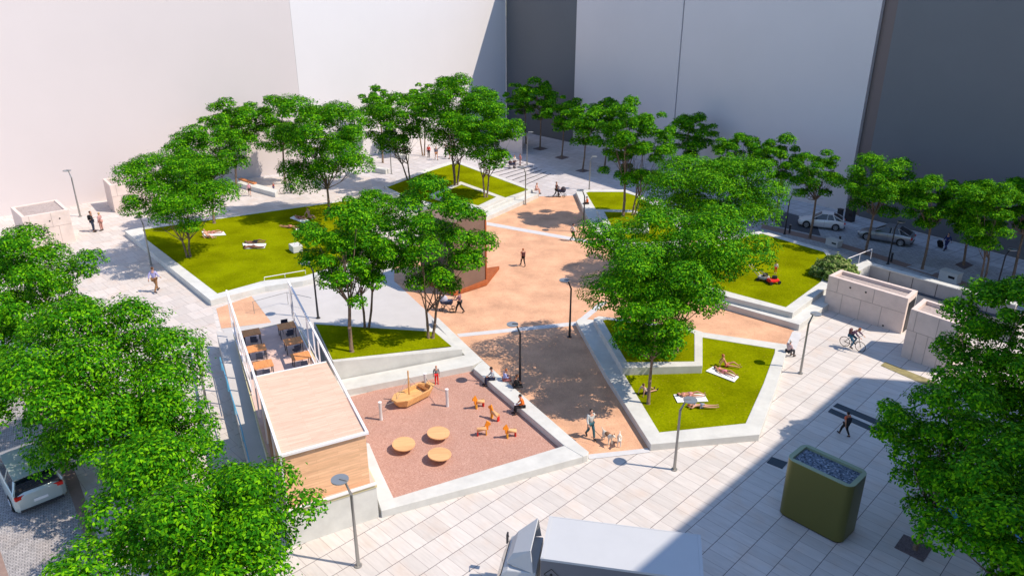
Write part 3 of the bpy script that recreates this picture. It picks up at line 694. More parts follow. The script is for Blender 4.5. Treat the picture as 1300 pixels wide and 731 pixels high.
def make_lamp(h, dark):
    t = empty('street_lamp', (0, 0, 0), 0, 'x', 'street lamp', 'street lamps around the square')
    mm = M_DARKMETAL if dark else M_METAL
    m = MB(); m.tube([(0, 0, 0), (0, 0, h*.86)], [.085, .06], 10); m.tube([(0, 0, h*.855), (.22, 0, h-.06)], [.06, .045], 8)
    m.build('pole', mm, t, smooth=True, world=False)
    MB().disc((0, 0, .02), .16, .04, 16).build('base_plate', mm, t, world=False)
    hd = MB().disc((.46, 0, h), .35, .05, 28).build('lamp_head', M_DISC, t, world=False)
    MB().box((.30, 0, h+.045), (.34, .07, .03)).build('bracket', mm, hd, world=False)
    return t
protos = {}
for (u, v, vt, yaw, lab) in lamp_rows:
    dark = 'dark' in lab
    h = HT(u, v, vt); x, y = G(u, v)
    h = min(max(h, 3.9), 5.0) if 'hidden' not in lab and 'leaves' not in lab else 4.4
    if dark not in protos: protos[dark] = (make_lamp(4.2, dark), False)
    pr, used = protos[dark]
    place(pr, used, (x, y, .02), R(yaw), lab, scale=h/4.2); protos[dark] = (pr, True)

# ================================================================= PLAYGROUND THINGS
def rope(a, b, name, par, r=.018): return MB().tube([a, (Vector(a)+Vector(b))/2-Vector((0, 0, .05)), b], r, 5).build(name, M_METAL, par)
posts = [(484, 533, 514, 'front left'), (540.5, 495.5, 474, 'back'), (568, 516, 492, 'right')]
M_POST = mat('pale grey post', (.62, .60, .60), .6)
pr = MB().tube([(0, 0, 0), (0, 0, 1.15)], .10, 14).build('play_post', M_POST)
tag(pr, 'x', 'post', 'pale posts holding the boat ropes'); capm = MB().disc((0, 0, 1.16), .11, .03, 14).build('cap', M_WHITE, pr, world=False)
for i, (u, v, vt, w) in enumerate(posts): place(pr, i > 0, (*G(u, v), .024), 0, 'pale round playground post, %s of the boat' % w)
M_BOAT = wood_mat('boat timber', (.74, .42, .17), R(20), .12, .1)
bow, stern = G3(503, 519, 0), G3(546, 497, 0); bow.z = stern.z = 0
dvec = (stern-bow).normalized(); yawb = math.atan2(dvec.y, dvec.x); bl = (stern-bow).length+.3
boat = empty('play_boat', tuple((bow+stern)/2+Vector((0, 0, .03))), yawb, 'wooden play boat with a mast roped between three posts', 'play boat')
def hull_ring(z, k, dz=0):   # boat outline, pointed bow at -x, cut stern at +x
    L_ = bl/2
    pts = [(-L_*k, -.22*k), (-L_*.62, -.62*k), (L_*.55, -.62*k), (L_*k, -.30*k), (L_*k, .30*k), (L_*.55, .62*k), (-L_*.62, .62*k), (-L_*k, .22*k)]
    return [(x, y, z) for x, y in pts]
m = MB(); a1 = hull_ring(.12, .82); b1 = hull_ring(.55, 1.0); c1 = hull_ring(.55, .82); d1 = hull_ring(.30, .80); n = 8
m.add(a1+b1+c1+d1, [tuple(range(7, -1, -1))]+[(i, (i+1) % n, n+(i+1) % n, n+i) for i in range(n)]+[(n+i, n+(i+1) % n, 2*n+(i+1) % n, 2*n+i) for i in range(n)]+[(2*n+i, 2*n+(i+1) % n, 3*n+(i+1) % n, 3*n+i) for i in range(n)]+[tuple(range(3*n, 4*n))])
m.build('hull', M_BOAT, boat, world=False)
MB().prism([(-bl*.49, -.22), (-bl*.32, -.60), (-bl*.14, -.60), (-bl*.14, .60), (-bl*.32, .60), (-bl*.49, .22)], .555, .60).build('foredeck', M_BOAT, boat, world=False)
MB().box((bl*.28, 0, .46), (.22, 1.0, .05)).build('bench', mat('dark boat bench', (.30, .11, .03), .7), boat, world=False)
MB().tube([(-bl*.10, 0, .3), (-bl*.10, 0, 2.1)], [.06, .045], 8).build('mast', M_BOAT, boat, world=False)
m = MB()
for q in ((-bl*.42, 0, .6), (bl*.1, .55, .56), (bl*.1, -.55, .56)): m.tube([(-bl*.10, 0, 1.7), q], .012, 4)
m.build('rigging', M_METAL, boat, world=False)
rp_ = [(484, 533), (540.5, 495.5), (568, 516)]
bc = (bow+stern)/2
for i, (u, v) in enumerate(rp_):
    p = G3(u, v, 0); p.z = 1.0; e = (bow if i == 0 else stern).copy(); e.z = .55
    tag(MB().tube([p, (p+e)/2-Vector((0, 0, .08)), e], .018, 5).build('rope', M_METAL), ['rope from the boat bow to the front left post', 'rope from the boat stern to the back post', 'rope from the boat stern to the right post'][i], 'rope')
M_DISCW = wood_mat('disc timber', (.72, .40, .19), R(10), .5, .08)
dt = empty('balance_disc', (0, 0, 0), 0, 'x', 'play disc', 'round wooden play discs')
MB().disc((0, 0, .38), .62, .07, 36, tilt=(R(3), R(2))).build('top', M_DISCW, dt, world=False, bevel=.01)
MB().tube([(0, 0, 0), (0, 0, .34)], [.16, .13], 14).build('leg', M_DARKMETAL, dt, world=False)
for i, (u, v, w) in enumerate([(512.5, 563.5, 'leftmost'), (556.5, 549.5, 'farthest'), (558, 576.5, 'nearest to the front wall')]):
    p = G(u, v, .4); place(dt, i > 0, (*p, .024), R(40*i), 'round wooden play disc, %s of the three' % w)
hz = empty('play_horse', (0, 0, 0), 0, 'x', 'play horse', 'orange headed play horses')
MB().tube([(-.34, 0, .46), (.30, 0, .56)], .17, 14).build('body', M_DISCW, hz, world=False, smooth=True)
M_OR = mat('orange painted panel', (.85, .27, .015), .5); M_OR2 = mat('yellow orange painted panel', (.85, .40, .03), .5)
m = MB(); prof = [(.16, .42), (.44, .40), (.46, .72), (.62, .78), (.60, .92), (.44, 1.05), (.34, 1.12), (.30, 1.0), (.20, .75)]
vs = [(x, -.05, z) for x, z in prof]+[(x, .05, z) for x, z in prof]; n = len(prof)
m.add(vs, [tuple(range(n)), tuple(range(2*n-1, n-1, -1))]+[(i, n+i, n+(i+1) % n, (i+1) % n) for i in range(n)])
hd = m.build('head', M_OR, hz, world=False)
MB().box((.30, 0, .22), (.07, .22, .44)).build('leg', M_OR2, hz, world=False)
MB().box((-.31, 0, .20), (.07, .22, .40)).build('leg', M_RED, hz, world=False)
for i, (u, v, aim, w) in enumerate([(609, 517.5, (-.6, .55), 'farthest back'), (628.5, 533, (-.7, .9), 'nearest to the reading person in orange'), (612, 552.5, (1, .45), 'on the left, facing right'), (649, 555, (-.8, .1), 'nearest to the front wall')]):
    yw = [R(215), R(140), R(12), R(205)][i]
    place(hz, i > 0, (*G(u, v), .024), yw, 'wooden play horse with orange head, %s' % w, scale=.8)

# ================================================================= SMALL FURNITURE
gb = empty('green_kiosk', (0, 0, 0), 0, 'large rounded olive green metal box with gravel top in the shade', 'service box')
f3 = PL([(988, 652), (1064, 692)], 0); fa = Vector(f3[0]); fb = Vector(f3[1]); ed = (fb-fa).normalized(); en = Vector((-ed.y, ed.x))
if en.y < 0: en = -en
Lg = (fb-fa).length*1.06; Wg_ = 1.75; cg = (fa+fb)/2+en*(Wg_/2); gb.location = (cg.x, cg.y, 0); gb.rotation_euler = (0, 0, math.atan2(ed.y, ed.x))
def rrect(lx, ly, r, n=8):
    out = []
    for (sx, sy, a0) in ((1, 1, 0), (-1, 1, 90), (-1, -1, 180), (1, -1, 270)):
        for k in range(n+1):
            a = R(a0+90*k/n); out.append((sx*(lx/2-r)+r*math.cos(a), sy*(ly/2-r)+r*math.sin(a)))
    return out
hg = 3.1
m = MB(); lo = rrect(Lg, Wg_, .38); hi = rrect(Lg*1.0, Wg_*1.0, .38); n = len(lo)
m.add([(x, y, .10) for x, y in lo]+[(x, y, hg) for x, y in hi], [(i, (i+1) % n, n+(i+1) % n, n+i) for i in range(n)])
o_ = m.build('body', M_OLIVE, gb, world=False, smooth=True)
MB().prism(rrect(Lg*.95, Wg_*.92, .3), 0, .10).build('plinth', M_DARKMETAL, gb, world=False)
m = MB(); ii = rrect(Lg-.42, Wg_-.42, .06); m.ring([p for p in hi], [p for p in ii], hg-.004, hg+.03, hg-.12); m.build('rim', M_OLIVET, gb, world=False)
MB().sheet(ii, hg-.10).build('gravel_top', M_DARKGRAVEL, gb, world=False)
for pts, lab in (([(1062.9, 511.8), (1162, 552.5), (1156, 557.5), (1057.8, 515.8)], 'upper dark drain grille behind the jogger'), ([(1055.0, 518.4), (1152, 560.5), (1146, 565), (1051, 522.6)], 'lower dark drain grille at the jogger'), ([(980, 580), (1000, 587), (993, 595), (973, 587)], 'short dark drain grille by the green box')):
    t = tag(MB().prism(PL(pts), .004, .03).build('drain_grille', M_SLATE), lab, 'drain')
tag(MB().prism(PL([(1118, 464), (1123.5, 459.5), (1200, 490), (1194, 497)]), .004, .03).build('planting_strip', mat('mossy sandy strip', (.26, .22, .10), .9, var=.3, scale=3)), 'narrow mossy strip in front of the right concrete box', 'planting strip')
M_SOIL = speckle_mat('tree pit gravel', [(.10, .08, .08), (.18, .14, .14), (.13, .10, .10)], 18)
for pts, lab in (([(1147.1, 678), (1184.8, 693.7), (1171.8, 713.1), (1135.2, 694.8)], 'square gravel tree pit on the shaded slabs'),
                 ([(1212, 336), (1224, 331), (1236, 337), (1224, 342)], 'square tree pit in the sidewalk near the man with the suitcase'),
                 ([(676, 189), (686, 186.5), (696, 189), (686, 191.5)], 'tree pit in the back corner'), ([(704, 200), (713, 197.5), (723, 200), (713, 203)], 'tree pit left of the back lamp row'), ([(730, 217), (739, 214.5), (749, 217), (740, 219.5)], 'tree pit behind the back right lawn')):
    tag(MB().prism(PL(pts), .0, .028).build('tree_pit', M_SOIL), lab, 'tree pit')
# long bench with timber slats and a concrete plinth
bn = tag(empty('long_bench', (*G(320, 240), 0)), 'long concrete bench with an orange timber seat near the white wall', 'bench')
MB().prism(PL([(292, 231), (333, 229), (338, 226.5), (300, 226)], .1) and PL([(291, 229.5), (301, 226.5), (353, 241), (349, 245)], .55), 0, .55).build('base', M_CONC, bn, bevel=.02)
MB().prism(PL([(302.5, 226.8), (306.5, 225.7), (326, 231.5), (322, 232.8)], .72), .56, .72).build('timber_seat', mat('orange bench timber', (.55, .2, .07), .6), bn)
cbm = [(447, 226, 'pale concrete seat cube under the big left tree'), (484.5, 221.5, 'pale concrete seat block near the thin lamp'), (511.5, 203.5, 'grey concrete seat block near the back wall'), (376, 320.5, 'pale concrete seat block in the left lawn under the leaves')]
for i, (u, v, lab) in enumerate(cbm):
    z0_ = .5 if i == 3 else 0
    p = G(u, v-2, z0_); sc = (1.6, 2.2, 2.0, 1.2)[i]
    tag(MB().box((p[0], p[1], z0_+.32), (sc, .9, .62), rz=R(-30 if i < 3 else -55)).build('seat_block', M_CONC, bevel=.03), lab, 'seat block')
st = tag(empty('step_shadow_bars', (*G(660, 225), 0)), 'row of dark bars standing in for step shadows on the back paving by the wall end', 'steps')
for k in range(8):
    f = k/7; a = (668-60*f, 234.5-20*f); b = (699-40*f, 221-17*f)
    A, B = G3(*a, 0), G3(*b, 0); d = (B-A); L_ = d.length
    MB().box((A+B)/2+Vector((0, 0, .025)), (L_, .10, .05), rz=math.atan2(d.y, d.x)).build('step', M_DARKMETAL, st)  # dark bar laid in for the shadow line along each step
tag(MB().prism(PL([(634, 190), (663, 196), (664, 183.5), (640, 181)], 0), 0, 3.0).build('white_wall_end', M_WHITEW), 'short freestanding white wall behind the standing pair', 'wall')
for (u, v, sx, sy, h, lab, m_) in [(1205, 357, 1.5, .9, .85, 'white utility box with dark vents on the slab band', M_CONC), (1058, 312, 1.3, .8, .6, 'low pale utility box behind the round bush', M_CONC), (1078, 281, .9, .6, 1.3, 'dark grey cabinet at the foot of the brown pier', M_DARKMETAL), (1066, 275, .5, .4, .8, 'small dark bin against the grey building', M_DARKMETAL)]:
    p = G(u, v); t = tag(empty('utility_box', (*p, .02), R(-57)), lab, 'utility box')
    MB().box((0, 0, h/2), (sx, sy, h)).build('cabinet', m_, t, world=False, bevel=.02)
    MB().box((0, 0, h+.03), (sx+.06, sy+.06, .05)).build('lid', m_, t, world=False)
    MB().box((sx*.2, -sy/2-.005, h*.6), (sx*.35, .02, h*.25)).build('vent', M_DARK, t, world=False)
bp_ = MB().tube([(0, 0, 0), (0, 0, .85)], .10, 12).build('bollard', M_DARKMETAL); tag(bp_, 'x', 'bollard', 'dark bollards by the street')
MB().disc((0, 0, .87), .11, .03, 12).build('cap', M_METAL, bp_, world=False)
for i, (u, v, lab) in enumerate([(1002, 296, 'dark bollard beside the lamp left of the white car'), (1065, 311, 'dark bollard behind the low pale utility box'), (1131, 332.5, 'dark bollard beside the lamp in front of the silver car'), (1213, 356, 'dark bollard beside the white utility box')]):
    place(bp_, i > 0, (*G(u, v), .02), 0, lab)

# ================================================================= VEHICLES
def loft(m, rings, close=True):
    n = len(rings[0]); vs = [p for r in rings for p in r]; fs = []
    for i in range(len(rings)-1):
        for k in range(n):
            fs.append((i*n+k, (i+1)*n+k, (i+1)*n+(k+1) % n, i*n+(k+1) % n))
    fs += [tuple(range(n)), tuple(range(len(rings)*n-1, (len(rings)-1)*n-1, -1))]
    return m.add(vs, fs)
def make_car(name, label, paint, L_=4.4, W=1.78, style='hatch'):
    """front towards +x"""
    t = empty(name, (0, 0, 0), 0, label, 'car', 'parked cars')
    h = L_/2; hw = W/2
    if style == 'van':
        st = [(-h, .80, .34, .95), (-h+.12, .97, .24, 1.08), (-h*.5, 1, .2, 1.10), (h*.35, 1, .2, 1.05), (h*.75, .97, .2, .92), (h-.08, .86, .24, .70), (h, .72, .36, .58)]
        cab = dict(b0=-h+.06, b1=h*.55, r0=-h+.28, r1=h*.12, zr=1.58)
    else:
        st = [(-h, .74, .40, .78), (-h+.10, .92, .26, .98), (-h*.55, 1, .2, 1.00), (h*.30, 1, .2, .94), (h*.72, .96, .2, .80), (h-.12, .84, .24, .64), (h, .66, .36, .54)]
        cab = dict(b0=-h+(.14 if style == 'hatch' else .45), b1=h*.46, r0=-h*.48, r1=h*.04, zr=1.47)
    rings = []
    for x, k, zl, zb in st:
        w = hw*k
        rings.append([(x, -w*.90, zl), (x, -w, zl+.14), (x, -w*1.0, zb-.20), (x, -w*.93, zb-.02), (x, -w*.55, zb+.03), (x, w*.55, zb+.03), (x, w*.93, zb-.02), (x, w*1.0, zb-.20), (x, w, zl+.14), (x, w*.90, zl)])
    m = loft(MB(), rings); body = m.build('body', paint, t, world=False, smooth=True)
    sub = body.modifiers.new('Bevel', 'BEVEL'); sub.width = .03; sub.segments = 2
    def beltz(x):
        for a, b in zip(st, st[1:]):
            if a[0] <= x <= b[0]: return a[3]+(b[3]-a[3])*(x-a[0])/(b[0]-a[0])
        return .9
    b0, b1, r0, r1, zr_ = cab['b0'], cab['b1'], cab['r0'], cab['r1'], cab['zr']
    def ring_at(xb0, xr0, w1, w2):
        return [(xb0, w1), (xr0, w2)]
    # glass cabin as a loft over length
    xs = [(b0, 0), (r0, 1), ((r0+r1)/2, 1.03), (r1, .99), (b1, 0)]
    rr = []
    for x, f in xs:
        zb = beltz(x)-.04; z = zb+.02+(zr_-.03-zb)*f; wt = hw*(.86-.16*f); wb = hw*.90
        rr.append([(x, -wb, zb), (x, -wt, z), (x, -wt*.5, z+.03*f), (x, wt*.5, z+.03*f), (x, wt, z), (x, wb, zb)])
    loft(MB(), rr).build('glass', M_GLASS, t, world=False, smooth=True)
    # roof skin and pillars, painted
    m = MB(); top = []
    for x, f in xs[1:4]:
        z = zr_+.03; wt = hw*.73
        top.append([(x, -wt, z-.035), (x, -wt, z+.012), (x, -wt*.5, z+.045), (x, wt*.5, z+.045), (x, wt, z+.012), (x, wt, z-.035)])
    loft(m, top).build('roof', paint, t, world=False, smooth=True)
    m = MB()
    for s_ in (-1, 1):
        for (xa, xb) in ((b0+.02, r0), (b1-.02, r1)):
            m.tube([(xa, s_*hw*.89, beltz(xa)), (xb, s_*hw*.715, zr_-.03)], .045, 6)
        xm = (r0+r1)/2; m.tube([(xm, s_*hw*.905, beltz(xm)-.02), (xm-.05, s_*hw*.715, zr_-.02)], .03, 6)
        xq = r0+.05; m.tube([(xq-.25, s_*hw*.905, beltz(xq)-.02), (xq+.02, s_*hw*.715, zr_-.02)], .05, 6)
    m.build('pillars', paint, t, world=False)
    for sx in (-h*.63, h*.63):
        for s_ in (-1, 1):
            arch = MB().wheel((sx, s_*(hw-.10), .34), .37, .22).build('wheel_arch', M_DARK, t, world=False)
            w_ = MB().wheel((sx, s_*(hw-.09), .32), .315, .22).build('wheel', M_TYRE, t, world=False)
            m = MB().wheel((sx, s_*(hw+.022), .32), .06, .01)
            for k in range(10):
                a = k*math.pi/5; m.box((sx+.12*math.cos(a), s_*(hw+.022), .32+.12*math.sin(a)), (.17, .012, .045), ry=-a)
            m.torus((sx, s_*(hw+.018), .32), .21, .02, 20, 5)
            m.build('rim', M_RIM, w_, world=False)
    zt_ = st[0][3]
    for s_ in (-1, 1):
        MB().box((-h+.05, s_*hw*.72, zt_-.02), (.12, .34, .15), rz=s_*R(12)).build('tail_light', M_RED, t, world=False)
        MB().box((h-.10, s_*hw*.66, .62), (.20, .32, .11), rz=-s_*R(20)).build('headlight', M_LAMPW, t, world=False)
        MB().box((b1-.35, s_*(hw+.08), beltz(b1)+.02), (.12, .18, .12)).build('wing_mirror', paint, t, world=False, bevel=.02)
        for xx in (-h*.12, h*.32): MB().box((xx, s_*(hw+.002), .62), (.012, .006, .62)).build('door_gap', M_DARK, t, world=False)
    MB().box((-h-.015, 0, .62), (.02, .5, .12)).build('number_plate', M_WHITE, t, world=False)
    MB().box((-h+.02, 0, .32), (.10, W*.8, .10)).build('bumper', M_DARKMETAL, t, world=False)
    MB().box((h-.03, 0, .36), (.10, W*.6, .12)).build('grille', M_DARK, t, world=False)
    return t
def paint(name, c, met=.2, r=.3):
    m = mat(name, c, r, met, spec=.5); b = m.node_tree.nodes['Principled BSDF']; b.inputs['Coat Weight'].default_value = .6; b.inputs['Coat Roughness'].default_value = .08
    return m
def aim(o, pa, pb, z=0.02, flip=False, sc=1.):
    a, b = Vector(G(*pa)), Vector(G(*pb)); c_ = (a+b)/2; d = b-a
    o.location = (c_.x, c_.y, z); o.rotation_euler = (0, 0, math.atan2(d.y, d.x)+(math.pi if flip else 0)); o.scale = (sc,)*3
c1 = make_car('parked_car', 'white hatchback parked in the shade beside the dark bay', paint('white car paint', (.72, .72, .74)), 4.2, style='hatch'); aim(c1, (1067, 291), (1017, 285.5)); c1.scale = (1.06,)*3
c2 = make_car('parked_car', 'silver grey saloon car with glossy roof behind the slim lamp', paint('silver car paint', (.33, .34, .37), .6), 4.5, style='hatch'); aim(c2, (1153, 311), (1095, 300.5)); c2.scale = (1.08,)*3
c3 = make_car('parked_car', 'pale grey van seen from behind at the lower left corner, under leaves', paint('pale van paint', (.50, .55, .52), .3), 4.7, 1.9, 'van')
pa = Vector(G(58, 640)); pb = Vector(G(96, 700)); dirv = (Vector(G(20, 560))-Vector(G(63, 632))).normalized()
ctr = Vector(G(57, 647))+dirv*2.75; c3.location = (ctr.x, ctr.y, .02); c3.rotation_euler = (0, 0, math.atan2(dirv.y, dirv.x)); c3.scale = (1.18,)*3
MB().box((-2.33, 0, 1.38), (.02, 1.40, .42), ry=R(-18)).build('rear_window', M_GLASS, c3, world=False)
c4 = make_car('parked_car', 'blue car mostly hidden under the lower right tree', paint('blue car paint', (.05, .25, .50), .3), 4.3, style='hatch'); aim(c4, (1290, 700), (1210, 655))

# truck
zt_ = 3.45; ta, tb_ = G3(697.5, 655, zt_), G3(889.6, 679, zt_); tdir = (tb_-ta).normalized(); tw = 2.35; tn = Vector((tdir.y, -tdir.x, 0))
TL = (tb_-ta).length; org = (ta+tb_)/2+tn*tw/2; org.z = 0
truck = empty('delivery_truck', tuple(org), math.atan2(tdir.y, tdir.x), 'white box truck with a roof deflector, cut by the bottom edge of the photo', 'truck')
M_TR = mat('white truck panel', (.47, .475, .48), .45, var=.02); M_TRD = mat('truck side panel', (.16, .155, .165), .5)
MB().box((0, 0, (zt_+.95)/2), (TL, tw, zt_-.95)).build('cargo_box', M_TR, truck, world=False, bevel=.03)
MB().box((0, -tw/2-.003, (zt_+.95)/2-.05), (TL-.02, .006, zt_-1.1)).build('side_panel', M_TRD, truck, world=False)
m = MB()
for y in (-1, 1): m.box((0, y*(tw/2+.003), zt_-.04), (TL+.02, .05, .09))
for x in (-1, 1): m.box((x*(TL/2-.06), 0, zt_+.005), (.12, tw, .03))
m.build('edge_rail', M_TR, truck, world=False)
MB().box((0, 0, .72), (TL, .9, .28)).build('chassis', M_DARKMETAL, truck, world=False)
for x in (-TL*.5-1.1, TL*.28):
    for y in (-1, 1):
        w_ = MB().wheel((x, y*(tw/2-.18), .46), .46, .3).build('wheel', M_TYRE, truck, world=False)
        MB().wheel((x, y*(tw/2-.02), .46), .24, .03).build('rim', M_RIM, w_, world=False)
cx = -TL/2-1.05
rings = []
for x, zl, zh, k in ((cx-.85, .55, 1.25, .94), (cx-.78, .5, 1.45, .97), (cx-.45, .5, 2.35, .97), (cx-.25, .5, 2.50, .96), (cx+.85, .5, 2.52, .96)):
    w = tw/2*k; rings.append([(x, -w, zl), (x, -w*.99, zh*.6+.2), (x, -w*.9, zh), (x, w*.9, zh), (x, w*.99, zh*.6+.2), (x, w, zl)])
loft(MB(), rings).build('cab', M_TR, truck, world=False, bevel=.04)
MB().add([(cx-.79, -tw*.43, 1.5), (cx-.79, tw*.43, 1.5), (cx-.51, tw*.41, 2.28), (cx-.51, -tw*.41, 2.28)], [(0, 1, 2, 3)]).build('windscreen', M_GLASS, truck, world=False)
for y in (-1, 1):
    MB().box((cx+.05, y*(tw/2*.975), 1.75), (.9, .03, .62)).build('side_window', M_GLASS, truck, world=False)
    m = MB().tube([(cx-.6, y*tw*.48, 2.2), (cx-.72, y*(tw/2+.28), 2.15), (cx-.72, y*(tw/2+.28), 1.7)], .02, 6); m.box((cx-.72, y*(tw/2+.28), 1.85), (.07, .2, .45)); m.build('mirror', M_DARKMETAL, truck, world=False)
# roof deflector: wedge, hollow at the back
m = MB(); 
F_ = [(cx-.35, -tw*.30, 2.55), (cx-.35, tw*.30, 2.55), (cx+.75, tw*.46, 2.55), (cx+.75, -tw*.46, 2.55), (cx+.62, tw*.40, 3.50), (cx+.62, -tw*.40, 3.50), (cx-.1, tw*.27, 3.0), (cx-.1, -tw*.27, 3.0)]
m.add(F_, [(0, 7, 6, 1), (7, 5, 4, 6), (0, 3, 5, 7), (1, 6, 4, 2)]); o_ = m.build('roof_deflector', M_TR, truck, world=False); sd = o_.modifiers.new('Solid', 'SOLIDIFY'); sd.thickness = .05
MB().box((-TL*.43, -tw/2-.006, 2.72), (.34, .012, .34), ry=R(45)).build('hazard_sign', M_TRD, truck, world=False)
em = MB()
for a, b in (((0, .27), (.27, 0)), ((.27, 0), (0, -.27)), ((0, -.27), (-.27, 0)), ((-.27, 0), (0, .27))):
    em.tube([(-TL*.43+a[0], -tw/2-.018, 2.72+a[1]), (-TL*.43+b[0], -tw/2-.018, 2.72+b[1])], .014, 4)
em.disc((-TL*.43, -tw/2-.018, 2.74), .05, .01, 10, tilt=(R(90), 0)); em.box((-TL*.43, -tw/2-.018, 2.66), (.16, .01, .05)); em.build('hazard_emblem', M_DARK, truck, world=False)

# ================================================================= PEOPLE
STAND = dict(pel=(0, 0, .93), spi=(0, .0, 1.12), che=(0, 0, 1.33), nek=(0, 0, 1.47), hed=(0, .015, 1.60),
    shl=(-.17, 0, 1.40), shr=(.17, 0, 1.40), ell=(-.24, -.02, 1.13), elr=(.24, -.02, 1.13), wrl=(-.25, .06, .89), wrr=(.25, .06, .89),
    hil=(-.09, 0, .90), hir=(.09, 0, .90), knl=(-.10, .03, .49), knr=(.10, .03, .49), anl=(-.11, 0, .08), anr=(.11, 0, .08), tol=(-.13, .17, .035), tor=(.13, .17, .035))
def P(**k): d = dict(STAND); d.update(k); return d
def sh(d, names, off): 
    for n_ in names: d[n_] = tuple(Vector(d[n_])+Vector(off))
    return d
UP = ('spi', 'che', 'nek', 'hed', 'shl', 'shr', 'ell', 'elr', 'wrl', 'wrr')
WALK = P(knl=(-.10, .20, .52), anl=(-.10, .30, .09), tol=(-.11, .46, .08), knr=(.10, -.02, .50), anr=(.10, -.30, .15), tor=(.11, -.16, .05), ell=(-.24, -.14, 1.16), wrl=(-.25, -.20, .92), elr=(.24, .08, 1.14), wrr=(.24, .26, .97))
PUSH = P(**{**WALK, 'ell': (-.23, .12, 1.15), 'elr': (.23, .12, 1.15), 'wrl': (-.21, .40, 1.04), 'wrr': (.21, .40, 1.04)})
TALK = P(elr=(.25, .04, 1.15), wrr=(.12, .24, 1.20))
def SIT(lean=.05):
    return P(pel=(0, 0, .11), spi=(0, .01, .30), che=(0, lean, .50), nek=(0, lean+.03, .64), hed=(0, lean+.07, .77), shl=(-.17, lean, .58), shr=(.17, lean, .58),
        ell=(-.23, .10, .34), elr=(.23, .10, .34), wrl=(-.10, .32, .26), wrr=(.10, .32, .26), hil=(-.09, .02, .10), hir=(.09, .02, .10),
        knl=(-.11, .45, .12), knr=(.11, .45, .12), anl=(-.11, .47, -.32), anr=(.11, .50, -.32), tol=(-.12, .64, -.36), tor=(.12, .66, -.36))
GROUND = P(pel=(0, 0, .12), spi=(0, -.10, .29), che=(0, -.22, .47), nek=(0, -.27, .60), hed=(0, -.27, .74), shl=(-.17, -.24, .55), shr=(.17, -.24, .55),
    ell=(-.24, -.38, .32), elr=(.24, -.38, .32), wrl=(-.26, -.45, .06), wrr=(.26, -.45, .06), hil=(-.09, .03, .11), hir=(.09, .03, .11),
    knl=(-.13, .44, .30), knr=(.11, .46, .11), anl=(-.12, .80, .07), anr=(.12, .87, .07), tol=(-.14, .90, .18), tor=(.14, .97, .18))
CROSS = P(pel=(0, 0, .11), spi=(0, .02, .30), che=(0, .06, .50), nek=(0, .10, .63), hed=(0, .15, .76), shl=(-.17, .06, .58), shr=(.17, .06, .58),
    ell=(-.24, .12, .34), elr=(.24, .12, .34), wrl=(-.12, .34, .30), wrr=(.12, .34, .30), hil=(-.09, .02, .10), hir=(.09, .02, .10),
    knl=(-.30, .34, .14), knr=(.30, .34, .14), anl=(.08, .40, .07), anr=(-.08, .44, .09), tol=(.20, .44, .05), tor=(-.20, .48, .07))
def conv(d, face):   # lie down: body axis along +Y (feet at +Y)
    o = {}
    for k, (x, y, z) in d.items():
        o[k] = (x, -(z-.90), y+.11) if face > 0 else (-x, -(z-.90), -y+.12)
    return o
LIE = conv(P(ell=(-.25, -.03, 1.15), elr=(.25, -.03, 1.15), wrl=(-.30, .0, .90), wrr=(.30, .0, .90), knl=(-.11, .16, .50), tol=(-.14, .13, .02), tor=(.14, .13, .02)), 1)
PRONE = conv(P(ell=(-.30, .05, 1.50), elr=(.30, .05, 1.50), wrl=(-.08, .06, 1.68), wrr=(.08, .06, 1.68), tol=(-.12, -.06, -.06), tor=(.12, -.06, -.06)), -1)
RECL = P(pel=(0, 0, .12), spi=(0, -.16, .20), che=(0, -.34, .34), nek=(0, -.44, .45), hed=(0, -.50, .57), shl=(-.17, -.38, .42), shr=(.17, -.38, .42),
    ell=(-.24, -.46, .16), elr=(.24, -.46, .16), wrl=(-.26, -.22, .05), wrr=(.26, -.22, .05), hil=(-.09, .03, .11), hir=(.09, .03, .11),
    knl=(-.12, .46, .13), knr=(.11, .46, .28), anl=(-.12, .87, .07), anr=(.12, .80, .07), tol=(-.14, .97, .17), tor=(.14, .90, .17))
CYCLE = P(pel=(0, -.22, .96), spi=(0, -.10, 1.12), che=(0, .08, 1.28), nek=(0, .18, 1.38), hed=(0, .27, 1.48), shl=(-.17, .10, 1.34), shr=(.17, .10, 1.34),
    ell=(-.25, .30, 1.16), elr=(.25, .30, 1.16), wrl=(-.24, .50, 1.06), wrr=(.24, .50, 1.06), hil=(-.09, -.20, .93), hir=(.09, -.20, .93),
    knl=(-.11, .16, .76), knr=(.11, .10, .56), anl=(-.11, -.02, .42), anr=(.11, -.06, .16), tol=(-.12, .14, .36), tor=(.12, .10, .10))
POSES = dict(stand=STAND, walk=WALK, push=PUSH, talk=TALK, sit=SIT(.05), read=SIT(.12), ground=GROUND, cross=CROSS, lie=LIE, prone=PRONE, recline=RECL, cycle=CYCLE)
def skin_mesh(verts, edges, radii, sub=1):
    me = bpy.data.meshes.new('tmp'); me.from_pydata(verts, edges, [])
    o = bpy.data.objects.new('tmp', me); COL.objects.link(o)
    mo = o.modifiers.new('Skin', 'SKIN'); mo.use_smooth_shade = True
    if not me.skin_vertices:
        bpy.context.view_layer.objects.active = o
    for i, r in enumerate(radii):
        sv = me.skin_vertices[0].data[i]; sv.radius = r if isinstance(r, tuple) else (r, r); sv.use_root = (i == 0)
    ss = o.modifiers.new('Sub', 'SUBSURF'); ss.levels = sub; ss.render_levels = sub
    dg = bpy.context.evaluated_depsgraph_get(); dg.update()
    out = bpy.data.meshes.new_from_object(o.evaluated_get(dg))
    bpy.data.objects.remove(o, do_unlink=True)
    return out
